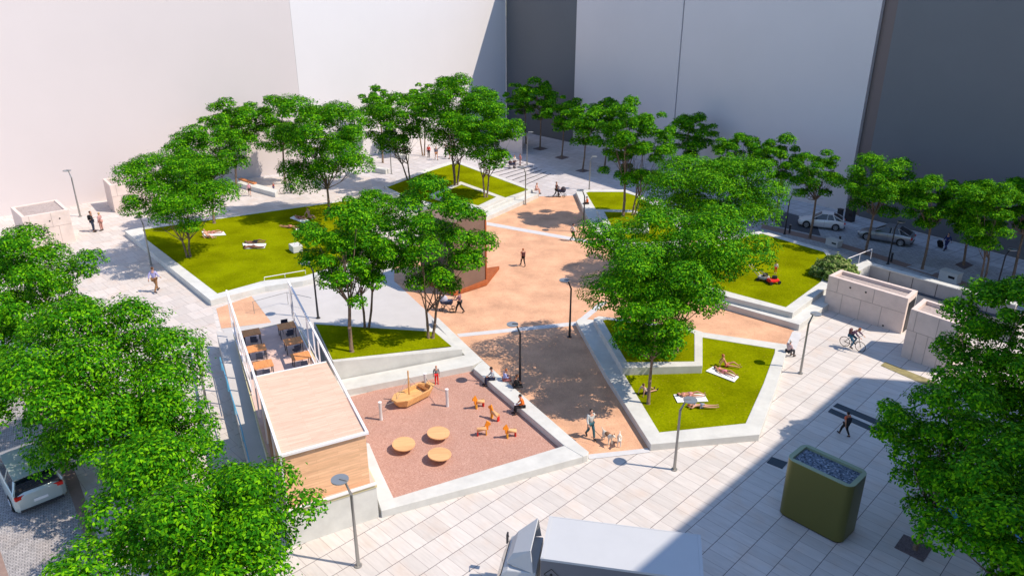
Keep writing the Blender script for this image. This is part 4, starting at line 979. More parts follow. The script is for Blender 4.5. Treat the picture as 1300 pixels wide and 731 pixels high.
def chain_mesh(d, names, edges, rad, sub=1):
    idx = {n_: i for i, n_ in enumerate(names)}
    return skin_mesh([d[n_] for n_ in names], [(idx[a], idx[b]) for a, b in edges], [rad[n_] for n_ in names], sub)
BODY_N = ['pel', 'spi', 'che', 'nek', 'shl', 'shr', 'ell', 'elr', 'wrl', 'wrr', 'hil', 'hir', 'knl', 'knr', 'anl', 'anr', 'tol', 'tor']
BODY_E = [('pel', 'spi'), ('spi', 'che'), ('che', 'nek'), ('che', 'shl'), ('che', 'shr'), ('shl', 'ell'), ('shr', 'elr'), ('ell', 'wrl'), ('elr', 'wrr'),
          ('pel', 'hil'), ('pel', 'hir'), ('hil', 'knl'), ('hir', 'knr'), ('knl', 'anl'), ('knr', 'anr'), ('anl', 'tol'), ('anr', 'tor')]
BR_ = dict(pel=(.135, .105), spi=(.115, .09), che=(.14, .10), nek=.052, shl=.062, shr=.062, ell=.042, elr=.042, wrl=.028, wrr=.028, hil=.085, hir=.085, knl=.056, knr=.056, anl=.038, anr=.038, tol=.03, tor=.03)
CACHE = {}
def extra_from(mb):
    me = bpy.data.meshes.new('x'); me.from_pydata([tuple(v) for v in mb.v], [], mb.f); me.polygons.foreach_set('use_smooth', [True]*len(me.polygons)); return me
import bmesh
def join_meshes(ms):
    bm = bmesh.new()
    for q in ms: bm.from_mesh(q)
    out = bpy.data.meshes.new('body'); bm.to_mesh(out); bm.free()
    return out
def pose_meshes(pose, female=False):
    key = (pose, female)
    if key in CACHE: return CACHE[key]
    d = dict(POSES[pose]); br = dict(BR_)
    if female:
        for k in ('shl', 'shr'): d[k] = (d[k][0]*.88, d[k][1], d[k][2])
        br['spi'] = (.10, .08); br['che'] = (.125, .10)
    body = chain_mesh(d, BODY_N, BODY_E, br)
    # head, nose, ears
    H_ = Vector(d['hed']); N_ = Vector(d['nek']); ax = (H_-N_).normalized()
    pe = Vector(d['tol'])-Vector(d['anl'])
    if pose == 'lie': fw = Vector((0, 0, 1))
    elif pose == 'prone': fw = Vector((0, -.3, -1))
    else: fw = Vector((0, 1, -.1))
    side = Vector((1, 0, 0)); fw = (fw-ax*fw.dot(ax)).normalized(); M = Matrix((side, fw, ax)).transposed()
    mb = MB(); mb.ball(H_+ax*.01, (.078, .098, .118), 14, 10, M)
    mb.ball(H_+fw*.098-ax*.01, (.014, .02, .026), 6, 5, M)
    for s_ in (-1, 1): mb.ball(H_+side*s_*.078-ax*.005, (.012, .022, .032), 6, 5, M)
    mb.tube([N_-ax*.03, H_-ax*.05], [.056, .052], 8)
    # hands: palm, four fingers, thumb
    for w_, e_, s_ in (('wrl', 'ell', -1), ('wrr', 'elr', 1)):
        W = Vector(d[w_]); f = (W-Vector(d[e_])).normalized(); sd = f.cross(Vector((0, 0, 1)))
        if sd.length < .2: sd = f.cross(Vector((1, 0, 0)))
        sd.normalize(); up_ = sd.cross(f)
        mb.ball(W+f*.045, (.040, .055, .018), 8, 6, Matrix((sd, f, up_)).transposed())
        for k, ln_ in enumerate((.062, .075, .070, .055)):
            b = W+f*.085+sd*(.027-.018*k); mb.tube([b, b+f*ln_*.55-up_*.006, b+f*ln_-up_*.022], [.0095, .0085, .006], 5)
        b = W+f*.03+sd*.034; mb.tube([b, b+f*.03+sd*.02, b+f*.058+sd*.022-up_*.01], [.012, .010, .007], 5)
    body = join_meshes([body, extra_from(mb)])
    for p in body.polygons: p.use_smooth = True
    face = MB()
    for s_ in (-1, 1): face.ball(H_+fw*.088+side*s_*.030+ax*.02, (.013, .008, .008), 6, 4, M)
    mouth = MB().ball(H_+fw*.090-ax*.052, (.024, .008, .007), 8, 4, M)
    out = dict(body=body, eyes=extra_from(face), mouth=extra_from(mouth), H=H_, ax=ax, fw=fw, side=side, M=M, d=d)
    # clothes: shells over the same skeleton
    def grow(r, g): return tuple(x+g for x in r) if isinstance(r, tuple) else r+g
    tn_ = ['che', 'spi', 'pel', 'shl', 'shr', 'ell', 'elr', 'wr2l', 'wr2r', 'nk2']
    dd_ = dict(d); dd_['wr2l'] = tuple(Vector(d['ell']).lerp(Vector(d['wrl']), .85)); dd_['wr2r'] = tuple(Vector(d['elr']).lerp(Vector(d['wrr']), .85))
    dd_['sl'] = tuple(Vector(d['shl']).lerp(Vector(d['ell']), .6)); dd_['sr'] = tuple(Vector(d['shr']).lerp(Vector(d['elr']), .6)); dd_['nk2'] = tuple(Vector(d['che']).lerp(Vector(d['nek']), .55))
    rr = dict(che=grow(br['che'], .018), spi=grow(br['spi'], .024), pel=grow(br['pel'], .016), shl=.078, shr=.078, ell=.056, elr=.056, wr2l=.042, wr2r=.042, nk2=(.075, .065), sl=.066, sr=.066)
    out['long'] = chain_mesh(dd_, tn_, [('che', 'spi'), ('spi', 'pel'), ('che', 'nk2'), ('che', 'shl'), ('che', 'shr'), ('shl', 'ell'), ('shr', 'elr'), ('ell', 'wr2l'), ('elr', 'wr2r')], rr)
    out['short'] = chain_mesh(dd_, ['che', 'spi', 'pel', 'shl', 'shr', 'sl', 'sr', 'nk2'], [('che', 'spi'), ('spi', 'pel'), ('che', 'nk2'), ('che', 'shl'), ('che', 'shr'), ('shl', 'sl'), ('shr', 'sr')], rr)
    dd_['k2l'] = tuple(Vector(d['hil']).lerp(Vector(d['knl']), .7)); dd_['k2r'] = tuple(Vector(d['hir']).lerp(Vector(d['knr']), .7))
    dd_['a2l'] = tuple(Vector(d['knl']).lerp(Vector(d['anl']), .92)); dd_['a2r'] = tuple(Vector(d['knr']).lerp(Vector(d['anr']), .92))
    dd_['b1l'] = tuple(Vector(d['hil']).lerp(Vector(d['knl']), .12)); dd_['b1r'] = tuple(Vector(d['hir']).lerp(Vector(d['knr']), .12))
    rr.update(pel=grow(br['pel'], .020), hil=.105, hir=.105, knl=.076, knr=.076, k2l=.088, k2r=.088, a2l=.058, a2r=.058, b1l=.10, b1r=.10)
    out['trousers'] = chain_mesh(dd_, ['pel', 'hil', 'hir', 'knl', 'knr', 'a2l', 'a2r'], [('pel', 'hil'), ('pel', 'hir'), ('hil', 'knl'), ('hir', 'knr'), ('knl', 'a2l'), ('knr', 'a2r')], rr)
    out['shorts'] = chain_mesh(dd_, ['pel', 'hil', 'hir', 'k2l', 'k2r'], [('pel', 'hil'), ('pel', 'hir'), ('hil', 'k2l'), ('hir', 'k2r')], rr)
    out['briefs'] = chain_mesh(dd_, ['pel', 'hil', 'hir', 'b1l', 'b1r'], [('pel', 'hil'), ('pel', 'hir'), ('hil', 'b1l'), ('hir', 'b1r')], {**rr, 'pel': grow(br['pel'], .006), 'hil': .092, 'hir': .092, 'b1l': .090, 'b1r': .090})
    C_ = Vector(d['che']).lerp(Vector(d['nek']), .1); mbk = MB(); S_ = (Vector(d['che'])-Vector(d['spi'])).normalized()
    pts = []
    mb2 = MB(); mb2.ball(Vector(d['che'])-S_*.01, (br['che'][0]+.012, br['che'][1]+.022, .055), 12, 6, Matrix((side, fw if abs(S_.dot(fw)) < .9 else fw, S_)).transposed() if abs(S_.dot(fw)) < .99 else None)
    out['bikini'] = extra_from(mb2)
    CACHE[key] = out
    return out
SKINS = [mat('skin tone light', (.56, .30, .20), .6), mat('skin tone tan', (.48, .23, .13), .6), mat('skin tone brown', (.22, .10, .055), .6)]
def cmat(rgb): return mat('cloth %d %d %d' % tuple(int(c_*255) for c_ in rgb), rgb, .85)
HAIRC = dict(black=(.012, .010, .010), brown=(.09, .04, .02), blond=(.45, .28, .10), white=(.65, .62, .58), red=(.35, .10, .03))
def link_mesh(name, me, m, par):
    me = me.copy(); me.materials.clear(); me.materials.append(m); o = bpy.data.objects.new(name, me); COL.objects.link(o); o.parent = par
    return o
def person(loc, h, pose, yaw, label, top=None, bottom=None, hair='brown', topk='long', botk='trousers', skin=0, female=False, longhair=False, group=None, bag=None, shoes=(.03, .02, .02)):
    pm = pose_meshes(pose, female); s = h/1.735
    t = empty('person', loc, yaw, label, 'person', group); t.scale = (s, s, s)
    b = link_mesh('body', pm['body'], SKINS[skin], t)
    link_mesh('eyes', pm['eyes'], M_DARK, b); link_mesh('mouth', pm['mouth'], cmat((.35, .10, .09)), b)
    if top: link_mesh('shirt' if topk != 'bikini' else 'bikini_top', pm[topk], cmat(top), t)
    if bottom: link_mesh({'trousers': 'trousers', 'shorts': 'shorts', 'briefs': 'briefs'}[botk], pm[botk], cmat(bottom), t)
    H_, ax, fw, M = pm['H'], pm['ax'], pm['fw'], pm['M']
    hb = MB(); hb.ball(H_+ax*.035-fw*.020, (.088, .096, .104), 14, 9, M)
    if longhair: hb.ball(H_-ax*.06-fw*.065, (.075, .05, .13), 10, 7, M)
    hb.build('hair', cmat(HAIRC[hair]), t, world=False, smooth=True)
    if shoes:
        sb = MB(); d = pm['d']
        for a, c_ in (('anl', 'tol'), ('anr', 'tor')):
            A, B = Vector(d[a]), Vector(d[c_]); sb.tube([A-(B-A)*.25-Vector((0, 0, .02)), A+(B-A)*.4, B+(B-A)*.2], [.050, .055, .036], 8)
        sb.build('shoes', cmat(shoes), t, world=False, smooth=True)
    if bag:
        q = Vector(pm['d']['spi'])-Vector((0, .16, -.08)); MB().box(q, (.28, .16, .38)).build('backpack', cmat(bag), t, world=False, bevel=.04)
    return t
def hpix(u, v, vt, z=0): return HT(u, v, vt, z)
def std(u, v, vt, pose, yawdeg, label, z=0.0, cap=(1.05, 2.2), **k):
    x, y = G(u, v, z); h = hpix(u, v, vt, z); h = min(max(h, cap[0]), cap[1])
    return person((x, y, z+.02), h, pose, R(yawdeg), label, **k)
def lying(uh, vh, uf, vf, z, pose, label, h=None, **k):
    a, b = Vector(G(uh, vh, z)), Vector(G(uf, vf, z)); d = b-a; h = h or d.length*1.0; yaw = math.atan2(d.y, d.x)-math.pi/2
    if pose in ('lie', 'prone'): c_ = a+d*.5
    else: c_ = a+d*.30
    return person((c_.x, c_.y, z+.01), h, pose, yaw, label, **k)
def towel(pts, z, label, grp='white towels on the lawns'):
    return tag(MB().prism(PL(pts, z), z+.002, z+.035).build('towel', M_TOWEL), label, 'towel', grp)
# strollers / people standing
std(199, 371, 338, 'walk', -10, 'person in lavender shirt and brown trousers walking away on the left plaza', top=(.36, .34, .58), bottom=(.24, .12, .05), hair='brown')
std(119.5, 294.5, 268, 'talk', -75, 'person in black with a shoulder bag, talking near the left boxes', top=(.015, .015, .018), bottom=(.02, .03, .06), hair='brown', bag=(.02, .02, .02))
std(130, 293, 270, 'talk', 80, 'person in a pink coat, talking near the left boxes', top=(.50, .26, .24), bottom=(.45, .22, .18), hair='blond', female=True)
std(317.5, 249, 232, 'walk', 200, 'person in pink top and black shorts walking near the long bench', top=(.65, .30, .36), bottom=(.02, .02, .02), botk='shorts', hair='blond', female=True, topk='short')
std(348, 243.5, 232, 'stand', 150, 'child in red shirt by the end of the long bench', top=(.60, .12, .09), bottom=(.12, .16, .35), botk='shorts', hair='brown', topk='short', cap=(.9, 1.4))
std(664, 338, 315.5, 'walk', 20, 'person with maroon backpack walking away across the middle of the sand', top=(.30, .10, .06), bottom=(.02, .015, .015), hair='red', topk='short', bag=(.10, .03, .03))
std(727, 306, 284, 'walk', -80, 'person in white top and black trousers walking a dog on the far sand', top=(.62, .58, .52), bottom=(.015, .015, .02), hair='black', topk='long')
std(706, 250.5, 231, 'push', -110, 'person in dark top pushing a pram at the far end of the sand', top=(.08, .03, .03), bottom=(.02, .02, .02), hair='brown')
std(653, 213.5, 197, 'stand', -150, 'person in white shirt standing with a pushchair by the step shadow bars', top=(.65, .6, .58), bottom=(.10, .05, .05), hair='brown')
std(660.5, 210, 195.5, 'talk', 120, 'person in pink top standing in front of the short white wall', top=(.60, .25, .22), bottom=(.45, .3, .28), hair='brown', female=True)
std(544.5, 200, 184, 'stand', 160, 'person in bright red top in the group at the back', top=(.75, .05, .03), bottom=(.03, .02, .02), hair='brown')
std(554, 203, 186, 'walk', 200, 'person in tan shorts in the group at the back', top=(.10, .09, .13), bottom=(.40, .18, .08), botk='shorts', hair='black')
std(566, 200, 183.5, 'talk', 90, 'person in dark jacket in the group at the back', top=(.03, .03, .05), bottom=(.02, .02, .04), hair='brown')
std(571, 202, 185, 'stand', 100, 'person in orange skirt in the group at the back, rightmost', top=(.55, .25, .2), bottom=(.55, .16, .04), botk='shorts', hair='blond', female=True)
std(584, 397.5, 370, 'push', 70, 'person in mauve top pushing a grey pram in front of the steel block', top=(.22, .12, .15), bottom=(.015, .015, .02), hair='black', female=True)
std(554.5, 487, 464.5, 'stand', 190, 'child in grey shirt and red trousers behind the play boat', top=(.18, .19, .20), bottom=(.75, .02, .02), hair='red', cap=(1.1, 1.3), shoes=(.6, .02, .02))
std(749, 555.5, 519.5, 'walk', 200, 'person in pale grey jumper and jeans walking two dogs', top=(.52, .53, .50), bottom=(.03, .10, .12), hair='black')
std(1071.5, 553.5, 523, 'walk', 20, 'person in orange top and black trousers jogging in the shade', top=(.65, .13, .05), bottom=(.012, .012, .014), hair='black', topk='short', skin=1, bag=(.015, .015, .02))
std(1200, 318, 296, 'walk', 115, 'person in navy suit pulling a suitcase along the sidewalk', top=(.02, .03, .14), bottom=(.02, .03, .12), hair='black')
std(984, 347, 333, 'stand', 160, 'child in white shirt and red trousers on the right lawn', z=.93, top=(.7, .68, .66), bottom=(.70, .04, .02), hair='brown', cap=(.95, 1.2), shoes=(.5, .3, .2))
std(209, 602, 580, 'stand', 150, 'person in red mostly hidden by the lower left leaves', top=(.75, .02, .01), bottom=(.1, .02, .02), hair='brown')
# seated
def seated(u, v, z, pose, yaw, label, h=1.72, **k): x, y = G(u, v, z); return person((x, y, z), h, pose, R(yaw), label, **k)
seated(626, 481.5, zp, 'sit', 100, 'person in light grey shirt and navy trousers sitting on the playground wall, farthest back', top=(.42, .44, .48), bottom=(.02, .025, .06), hair='black')
seated(640, 483, zp, 'cross', -80, 'person in pale blue shirt sitting cross legged on the playground wall', h=1.6, top=(.32, .36, .62), bottom=(.45, .15, .13), hair='red', female=True)
seated(653.5, 491.5, zp, 'cross', -75, 'person all in black sitting on the playground wall beside the lamp', top=(.012, .012, .014), bottom=(.02, .02, .02), hair='brown', skin=1)
seated(664, 516.5, zp, 'read', 105, 'person in bright orange jumper reading on the playground wall', top=(.85, .18, .02), bottom=(.015, .015, .02), hair='black')
seated(680.5, 241.5, .85, 'sit', -120, 'person in pale pink sitting on the corner of the back lawn edge', top=(.62, .36, .30), bottom=(.60, .34, .26), hair='red', female=True)
seated(746, 259, z4, 'sit', 100, 'person in orange sweater sitting on the edge of the back right lawn', top=(.85, .16, .02), bottom=(.03, .02, .02), hair='black')
seated(1000.5, 447, z5, 'sit', -60, 'white haired person sitting on the right edge of the front right lawn', top=(.62, .45, .46), bottom=(.03, .03, .04), hair='white')
seated(820, 499, z5, 'ground', -60, 'person sitting on the lawn behind the slim tree trunk', h=1.5, top=(.55, .42, .38), bottom=(.05, .04, .1), botk='shorts', hair='brown', topk='short')
# sunbathers
towel([(896, 471), (905, 465.5), (938, 478.5), (932, 485)], z5, 'white towel under the sunbather at the back of the front right lawn')
lying(905, 467, 935, 480, z5+.03, 'lie', 'sunbather in pink bikini on a towel at the back of the front right lawn', h=1.7, top=(.8, .25, .35), topk='bikini', bottom=(.75, .25, .3), botk='briefs', hair='black', skin=1, female=True, shoes=None)
lying(913, 464, 943, 467, z5, 'ground', 'sunbather sitting up on the grass of the front right lawn', h=1.7, bottom=(.6, .15, .12), botk='briefs', hair='red', female=True, shoes=None, skin=1)
towel([(855, 501), (893.5, 500), (899, 509.5), (860, 511)], z5, 'white towel beside the lamp disc on the front right lawn')
lying(858, 502.5, 895, 503.5, z5+.03, 'lie', 'sunbather in pink lying on her back on a towel beside the lamp disc', h=1.72, top=(.8, .3, .35), topk='bikini', bottom=(.7, .3, .3), botk='briefs', hair='black', female=True, shoes=None, skin=1)
lying(873, 516, 909, 518, z5, 'prone', 'sunbather lying face down on the grass of the front right lawn', h=1.72, top=(.25, .27, .35), topk='bikini', bottom=(.25, .27, .35), botk='briefs', hair='red', female=True, shoes=None)
towel([(256, 294), (284, 294.5), (287, 298.5), (260, 300)], z1, 'white towel at the left end of the left lawn')
lying(258, 296, 284, 296.5, z1+.03, 'lie', 'sunbather in pink lying on a towel at the left end of the left lawn', h=1.9, top=(.8, .3, .35), topk='bikini', bottom=(.7, .3, .3), botk='briefs', hair='black', female=True, shoes=None, skin=1)
lying(259, 300, 278, 305, z1, 'recline', 'sunbather reclining on her elbows at the left end of the left lawn', h=1.9, bottom=(.6, .3, .25), botk='briefs', hair='red', female=True, shoes=None)
towel([(308, 309), (338, 309.5), (336, 315), (310, 316)], z1, 'white towel in the tree shade on the left lawn')
lying(308, 309, 339, 308.5, z1+.03, 'lie', 'sunbather in black shorts lying on a towel in the tree shade', h=2.0, bottom=(.012, .012, .02), botk='shorts', hair='black', shoes=None, skin=2)
lying(308, 314.5, 336, 315.5, z1, 'prone', 'sunbather lying face down on the grass in the tree shade', h=2.0, bottom=(.2, .07, .05), botk='briefs', hair='black', shoes=None, skin=2)
towel([(368, 277), (373, 274.5), (393, 280), (386, 283.5)], z1, 'white towel near the far edge of the left lawn')
lying(371, 274.5, 392, 281, z1+.03, 'lie', 'sunbather lying on a towel near the far edge of the left lawn', h=2.0, top=(.3, .05, .05), topk='bikini', bottom=(.3, .05, .05), botk='briefs', hair='brown', female=True, shoes=None, skin=1)
lying(390, 275, 401, 279.5, z1, 'ground', 'sunbather sitting upright near the far edge of the left lawn', h=2.0, bottom=(.5, .3, .2), botk='briefs', hair='red', female=True, shoes=None)
towel([(375, 290.5), (381, 290.5), (383, 293.5), (377, 294)], z1, 'small white towel under a sunbather on the left lawn')
lying(379, 290, 357, 288.5, z1, 'prone', 'sunbather lying face down, head on a small towel, left lawn', h=2.0, bottom=(.5, .2, .15), botk='briefs', hair='red', female=True, shoes=None, skin=1)

# ================================================================= BICYCLES, PRAMS, MOWERS, DOGS, SUITCASE
def make_bike(name, label, col=(.02, .02, .02)):
    t = empty(name, (0, 0, 0), 0, label, 'bicycle'); mm = cmat(col)       # forward +y
    for y in (-.52, .52):
        w_ = MB(); w_.torus((0, 0, 0), .33, .022, 26, 6); w_.v = [(q[1], q[0]+y, q[2]+.35) for q in w_.v]; ww = w_.build('wheel', M_TYRE, t, world=False, smooth=True)
        sp_ = MB()
        for k in range(8):
            a = k*math.pi/8; sp_.tube([(0, y+.32*math.cos(a), .35+.32*math.sin(a)), (0, y-.32*math.cos(a), .35-.32*math.sin(a))], .004, 4)
        sp_.build('spokes', M_METAL, ww, world=False)
    f = MB(); bb = (0, -.05, .30); seat = (0, -.22, .85); hd_ = (0, .35, .88); 
    for a, b in ((bb, seat), (seat, hd_), (bb, (0, .38, .76)), (bb, (0, -.52, .35)), ((0, -.20, .76), (0, -.52, .35)), (hd_, (0, .52, .35)), (hd_, (0, .34, 1.0))): f.tube([a, b], .02, 6)
    f.build('frame', mm, t, world=False)
    MB().tube([(-.26, .42, 1.02), (-.1, .36, 1.02), (.1, .36, 1.02), (.26, .42, 1.02)], .018, 6).build('handlebar', M_METAL, t, world=False)
    MB().ball((0, -.24, .90), (.08, .14, .035), 8, 5).build('saddle', M_DARK, t, world=False)
    MB().tube([(-.16, .0, .20), (.16, -.10, .40)], .015, 5).build('pedals', M_METAL, t, world=False)
    return t
bk = make_bike('bicycle', 'dark city bicycle ridden across the lower right plaza')
x, y = G(1081, 443); hdg = Vector(G(1094, 446))-Vector(G(1068, 437)); yw = math.atan2(hdg.y, hdg.x)-math.pi/2
bk.location = (x, y, .02); bk.rotation_euler = (0, 0, yw); bk.scale = (1.05,)*3
person((x, y, .02), 1.82, 'cycle', yw, 'person in purple top and jeans riding the bicycle', top=(.13, .07, .11), bottom=(.03, .11, .18), hair='red', bag=(.12, .05, .05))
for i, (u, v, a, lab) in enumerate([(366, 246.5, -80, 'bicycle leaning near the long bench, left one'), (377, 246, -95, 'bicycle leaning near the long bench, right one')]):
    b2 = copy_tree(bk); b2.location = (*G(u, v), .02); b2.rotation_euler = (0, 0, R(a)); b2.scale = (1.15,)*3; b2['label'] = lab; b2['group'] = 'bicycles by the long bench'
std(370, 245, 229, 'stand', 140, 'person in blue standing between the bicycles', top=(.05, .2, .45), bottom=(.02, .04, .1), hair='black')
def make_pram(label, col):
    t = empty('pram', (0, 0, 0), 0, label, 'pram'); m = MB()        # handle at -y
    for sx in (-.26, .26):
        for y_ in (-.32, .38):
            w_ = MB(); w_.torus((0, 0, 0), .12, .025, 14, 5); w_.v = [(q[1]+sx, q[0]+y_, q[2]+.145) for q in w_.v]; w_.build('wheel', M_TYRE, t, world=False)
        m.tube([(sx, -.32, .14), (sx*.9, .1, .55), (sx*.9, -.55, 1.02)], .018, 5); m.tube([(sx, .38, .14), (sx*.9, -.1, .60)], .018, 5)
    m.tube([(-.24, -.55, 1.02), (.24, -.55, 1.02)], .022, 6); m.build('frame', M_DARKMETAL, t, world=False)
    b = MB(); b.add([(-.19, -.32, .50), (.19, -.32, .50), (.19, .42, .50), (-.19, .42, .50), (-.24, -.38, .78), (.24, -.38, .78), (.24, .5, .74), (-.24, .5, .74)], [(3, 2, 1, 0), (4, 5, 6, 7), (0, 1, 5, 4), (1, 2, 6, 5), (2, 3, 7, 6), (3, 0, 4, 7)])
    b.build('basket', cmat((.04, .05, .10)), t, world=False, bevel=.03)
    MB().ball((0, .25, .80), (.25, .28, .30), 12, 8).build('hood', cmat(col), t, world=False, smooth=True)
    return t
pr1 = make_pram('grey pram with blue cover in front of the steel block', (.40, .40, .48)); pr1.location = (*G(568.5, 394.5), .02); pr1.rotation_euler = (0, 0, R(80)); pr1.scale = (1.15,)*3
pr2 = make_pram('dark pram at the far end of the sand', (.05, .04, .05)); pr2.location = (*G(712, 250), .02); pr2.rotation_euler = (0, 0, R(-110)); pr2.scale = (1.15,)*3
pr3 = make_pram('dark pushchair by the pair near the step shadow bars', (.06, .03, .03)); pr3.location = (*G(650, 214), .02); pr3.rotation_euler = (0, 0, R(100))
def make_mower(label, col):
    t = empty('lawn_mower', (0, 0, 0), 0, label, 'lawn mower')
    MB().box((0, 0, .22), (.48, .72, .18), taper=.85).build('deck', cmat(col), t, world=False, bevel=.04)
    MB().disc((0, .08, .38), .16, .18, 14).build('engine', M_DARK, t, world=False)
    for sx in (-.27, .27):
        for y_ in (-.28, .28): 
            w_ = MB(); w_.wheel((0, 0, 0), .11, .06, 12); w_.v = [(q[1]+sx, q[0]+y_, q[2]+.11) for q in w_.v]; w_.build('wheel', M_TYRE, t, world=False)
    MB().tube([(-.2, -.3, .3), (-.22, -.95, .92), (.22, -.95, .92), (.2, -.3, .3)], .02, 6).build('handle', M_METAL, t, world=False)
    return t
m1 = make_mower('red mower on the right lawn beside the child', (.75, .02, .01)); m1.location = (*G(981, 359.5, .93), .93); m1.rotation_euler = (0, 0, R(-75)); m1.scale = (1.3,)*3
m2 = make_mower('grey mower with black wheels on the right lawn, left of the red one', (.35, .34, .34)); m2.location = (*G(969, 356, .93), .93); m2.rotation_euler = (0, 0, R(-120)); m2.scale = (1.3,)*3
def make_dog(label, col, legc, yaw, u, v, s=1.):
    t = empty('dog', (*G(u, v), .02), yaw, label, 'dog'); t.scale = (s,)*3
    N = dict(ch=(0, .20, .46), be=(0, 0, .46), hip=(0, -.26, .46), nk=(0, .32, .56), hd=(0, .42, .66), mz=(0, .56, .62), tl=(0, -.36, .52), tl2=(0, -.52, .62),
             fl=(-.08, .20, .40), fr=(.08, .20, .40), wl=(-.08, .22, .18), wr=(.08, .18, .18), pl=(-.08, .26, .03), pr=(.08, .22, .03),
             sl=(-.09, -.24, .38), sr=(.09, -.24, .38), kl=(-.09, -.16, .27), kr=(.09, -.16, .27), ol=(-.09, -.34, .17), or_=(.09, -.34, .17), ql=(-.09, -.30, .03), qr=(.09, -.30, .03))
    rd = dict(ch=(.12, .15), be=(.10, .115), hip=(.10, .12), nk=.075, hd=.072, mz=.035, tl=.03, tl2=.02, fl=.05, fr=.05, wl=.028, wr=.028, pl=.03, pr=.03, sl=.07, sr=.07, kl=.045, kr=.045, ol=.026, or_=.026, ql=.03, qr=.03)
    names = list(N); names.remove('be'); names = ['be']+names
    E = [('be', 'ch'), ('be', 'hip'), ('ch', 'nk'), ('nk', 'hd'), ('hd', 'mz'), ('hip', 'tl'), ('tl', 'tl2'), ('ch', 'fl'), ('ch', 'fr'), ('fl', 'wl'), ('fr', 'wr'), ('wl', 'pl'), ('wr', 'pr'), ('hip', 'sl'), ('hip', 'sr'), ('sl', 'kl'), ('sr', 'kr'), ('kl', 'ol'), ('kr', 'or_'), ('ol', 'ql'), ('or_', 'qr')]
    me = chain_mesh(N, names, E, rd); b = link_mesh('body', me, cmat(col), t)
    for p in b.data.polygons: p.use_smooth = True
    e = MB()
    for s_ in (-1, 1): e.ball((s_*.06, .40, .70), (.022, .03, .06), 6, 5)
    e.build('ears', cmat(legc), t, world=False)
    MB().ball((0, .0, .50), (.128, .20, .10), 10, 6).build('saddle_patch', cmat(legc), t, world=False, smooth=True)
    MB().ball((0, .60, .62), (.02, .018, .018), 6, 4).build('nose', M_DARK, t, world=False)
    return t
make_dog('white and brown dog, left one of the pair on the near sand', (.62, .55, .45), (.20, .10, .05), R(-150), 771, 562.5, 1.15)
make_dog('small white dog, right one of the pair on the near sand', (.68, .64, .58), (.45, .36, .28), R(170), 786, 565, .95)
make_dog('tan dog on a lead on the far sand', (.55, .36, .24), (.30, .18, .10), R(-70), 740, 303.5, 1.0)
lead_ = tag(MB().tube([G3(753, 544, .9)*1.0, G3(765, 556, .55)], .012, 4).build('dog_lead', M_DARK), 'dark lead between the walker and the dogs on the near sand', 'dog lead')
sc_ = empty('suitcase', (*G(1192.5, 315), .02), R(115), 'black trolley suitcase pulled along the sidewalk', 'suitcase')
MB().box((0, 0, .42), (.46, .28, .66), rx=R(-25)).build('shell', cmat((.012, .012, .015)), sc_, world=False, bevel=.03)
MB().tube([(-.1, .15, .70), (-.1, .40, 1.02), (.1, .40, 1.02), (.1, .15, .70)], .015, 5).build('handle', M_METAL, sc_, world=False)
for sx in (-.18, .18):
    w_ = MB(); w_.wheel((0, 0, 0), .05, .04, 10); w_.v = [(q[1]+sx, q[0]-.2, q[2]+.06) for q in w_.v]; w_.build('wheel', M_TYRE, sc_, world=False)
tag(MB().prism([tuple(Vector(G(655.5, 512, .7))+Vector(q)) for q in ((-.11, -.08), (.11, -.08), (.11, .08), (-.11, .08))], .62, .65).build('open_book', M_WHITE), 'white open book held by the reader in orange', 'book')

# ================================================================= TREES
def quads_mesh(name, V, m):
    n = V.shape[0]
    me = bpy.data.meshes.new(name); me.vertices.add(n*4); me.vertices.foreach_set('co', V.reshape(-1).astype(np.float32))
    me.loops.add(n*4); me.loops.foreach_set('vertex_index', np.arange(n*4, dtype=np.int32))
    me.polygons.add(n); me.polygons.foreach_set('loop_start', np.arange(0, n*4, 4, dtype=np.int32)); me.polygons.foreach_set('loop_total', np.full(n, 4, dtype=np.int32))
    me.update(); me.materials.append(m)
    return me
def leaves(rng, C, pr, N, size, flat_=.6, up=.45):
    """C pads centres (k,3), pr radii (k,), N leaves -> quads in world metres"""
    k = len(C); w = pr**2; idx = rng.choice(k, N, p=w/w.sum())
    d = rng.normal(size=(N, 3)); d /= np.linalg.norm(d, axis=1)[:, None]
    d[:, 2] = np.where(d[:, 2] < -.45, -d[:, 2]*.8, d[:, 2])
    d /= np.linalg.norm(d, axis=1)[:, None]
    rad = 1-np.abs(rng.normal(0, .20, N)); rad = np.clip(rad, .05, 1.0)
    # lumpy pad surface
    ph = idx*1.7
    lump = 1+.16*np.sin(d[:, 0]*5+ph)*np.cos(d[:, 1]*5+ph*1.3)+.10*np.sin(d[:, 2]*9+ph*2.1)
    stray = rng.random(N) < .05; rad = np.where(stray, rad*(1+.25*rng.random(N)), rad)
    pos = C[idx]+d*(pr[idx]*rad*lump)[:, None]*np.array([1, 1, flat_])
    nrm = d*.7+np.array([0, 0, up])+rng.normal(0, .28, (N, 3)); nrm /= np.linalg.norm(nrm, axis=1)[:, None]
    r = rng.normal(size=(N, 3)); a = np.cross(nrm, r); a /= np.linalg.norm(a, axis=1)[:, None]; b = np.cross(nrm, a)
    s = size*(.7+.6*rng.random(N)); a *= (s*.62)[:, None]; b *= (s*.30)[:, None]
    droop = nrm*(s*.10)[:, None]
    return np.stack([pos-a-droop, pos-b*1.0-a*.1, pos+a-droop, pos+b-a*.1], axis=1)
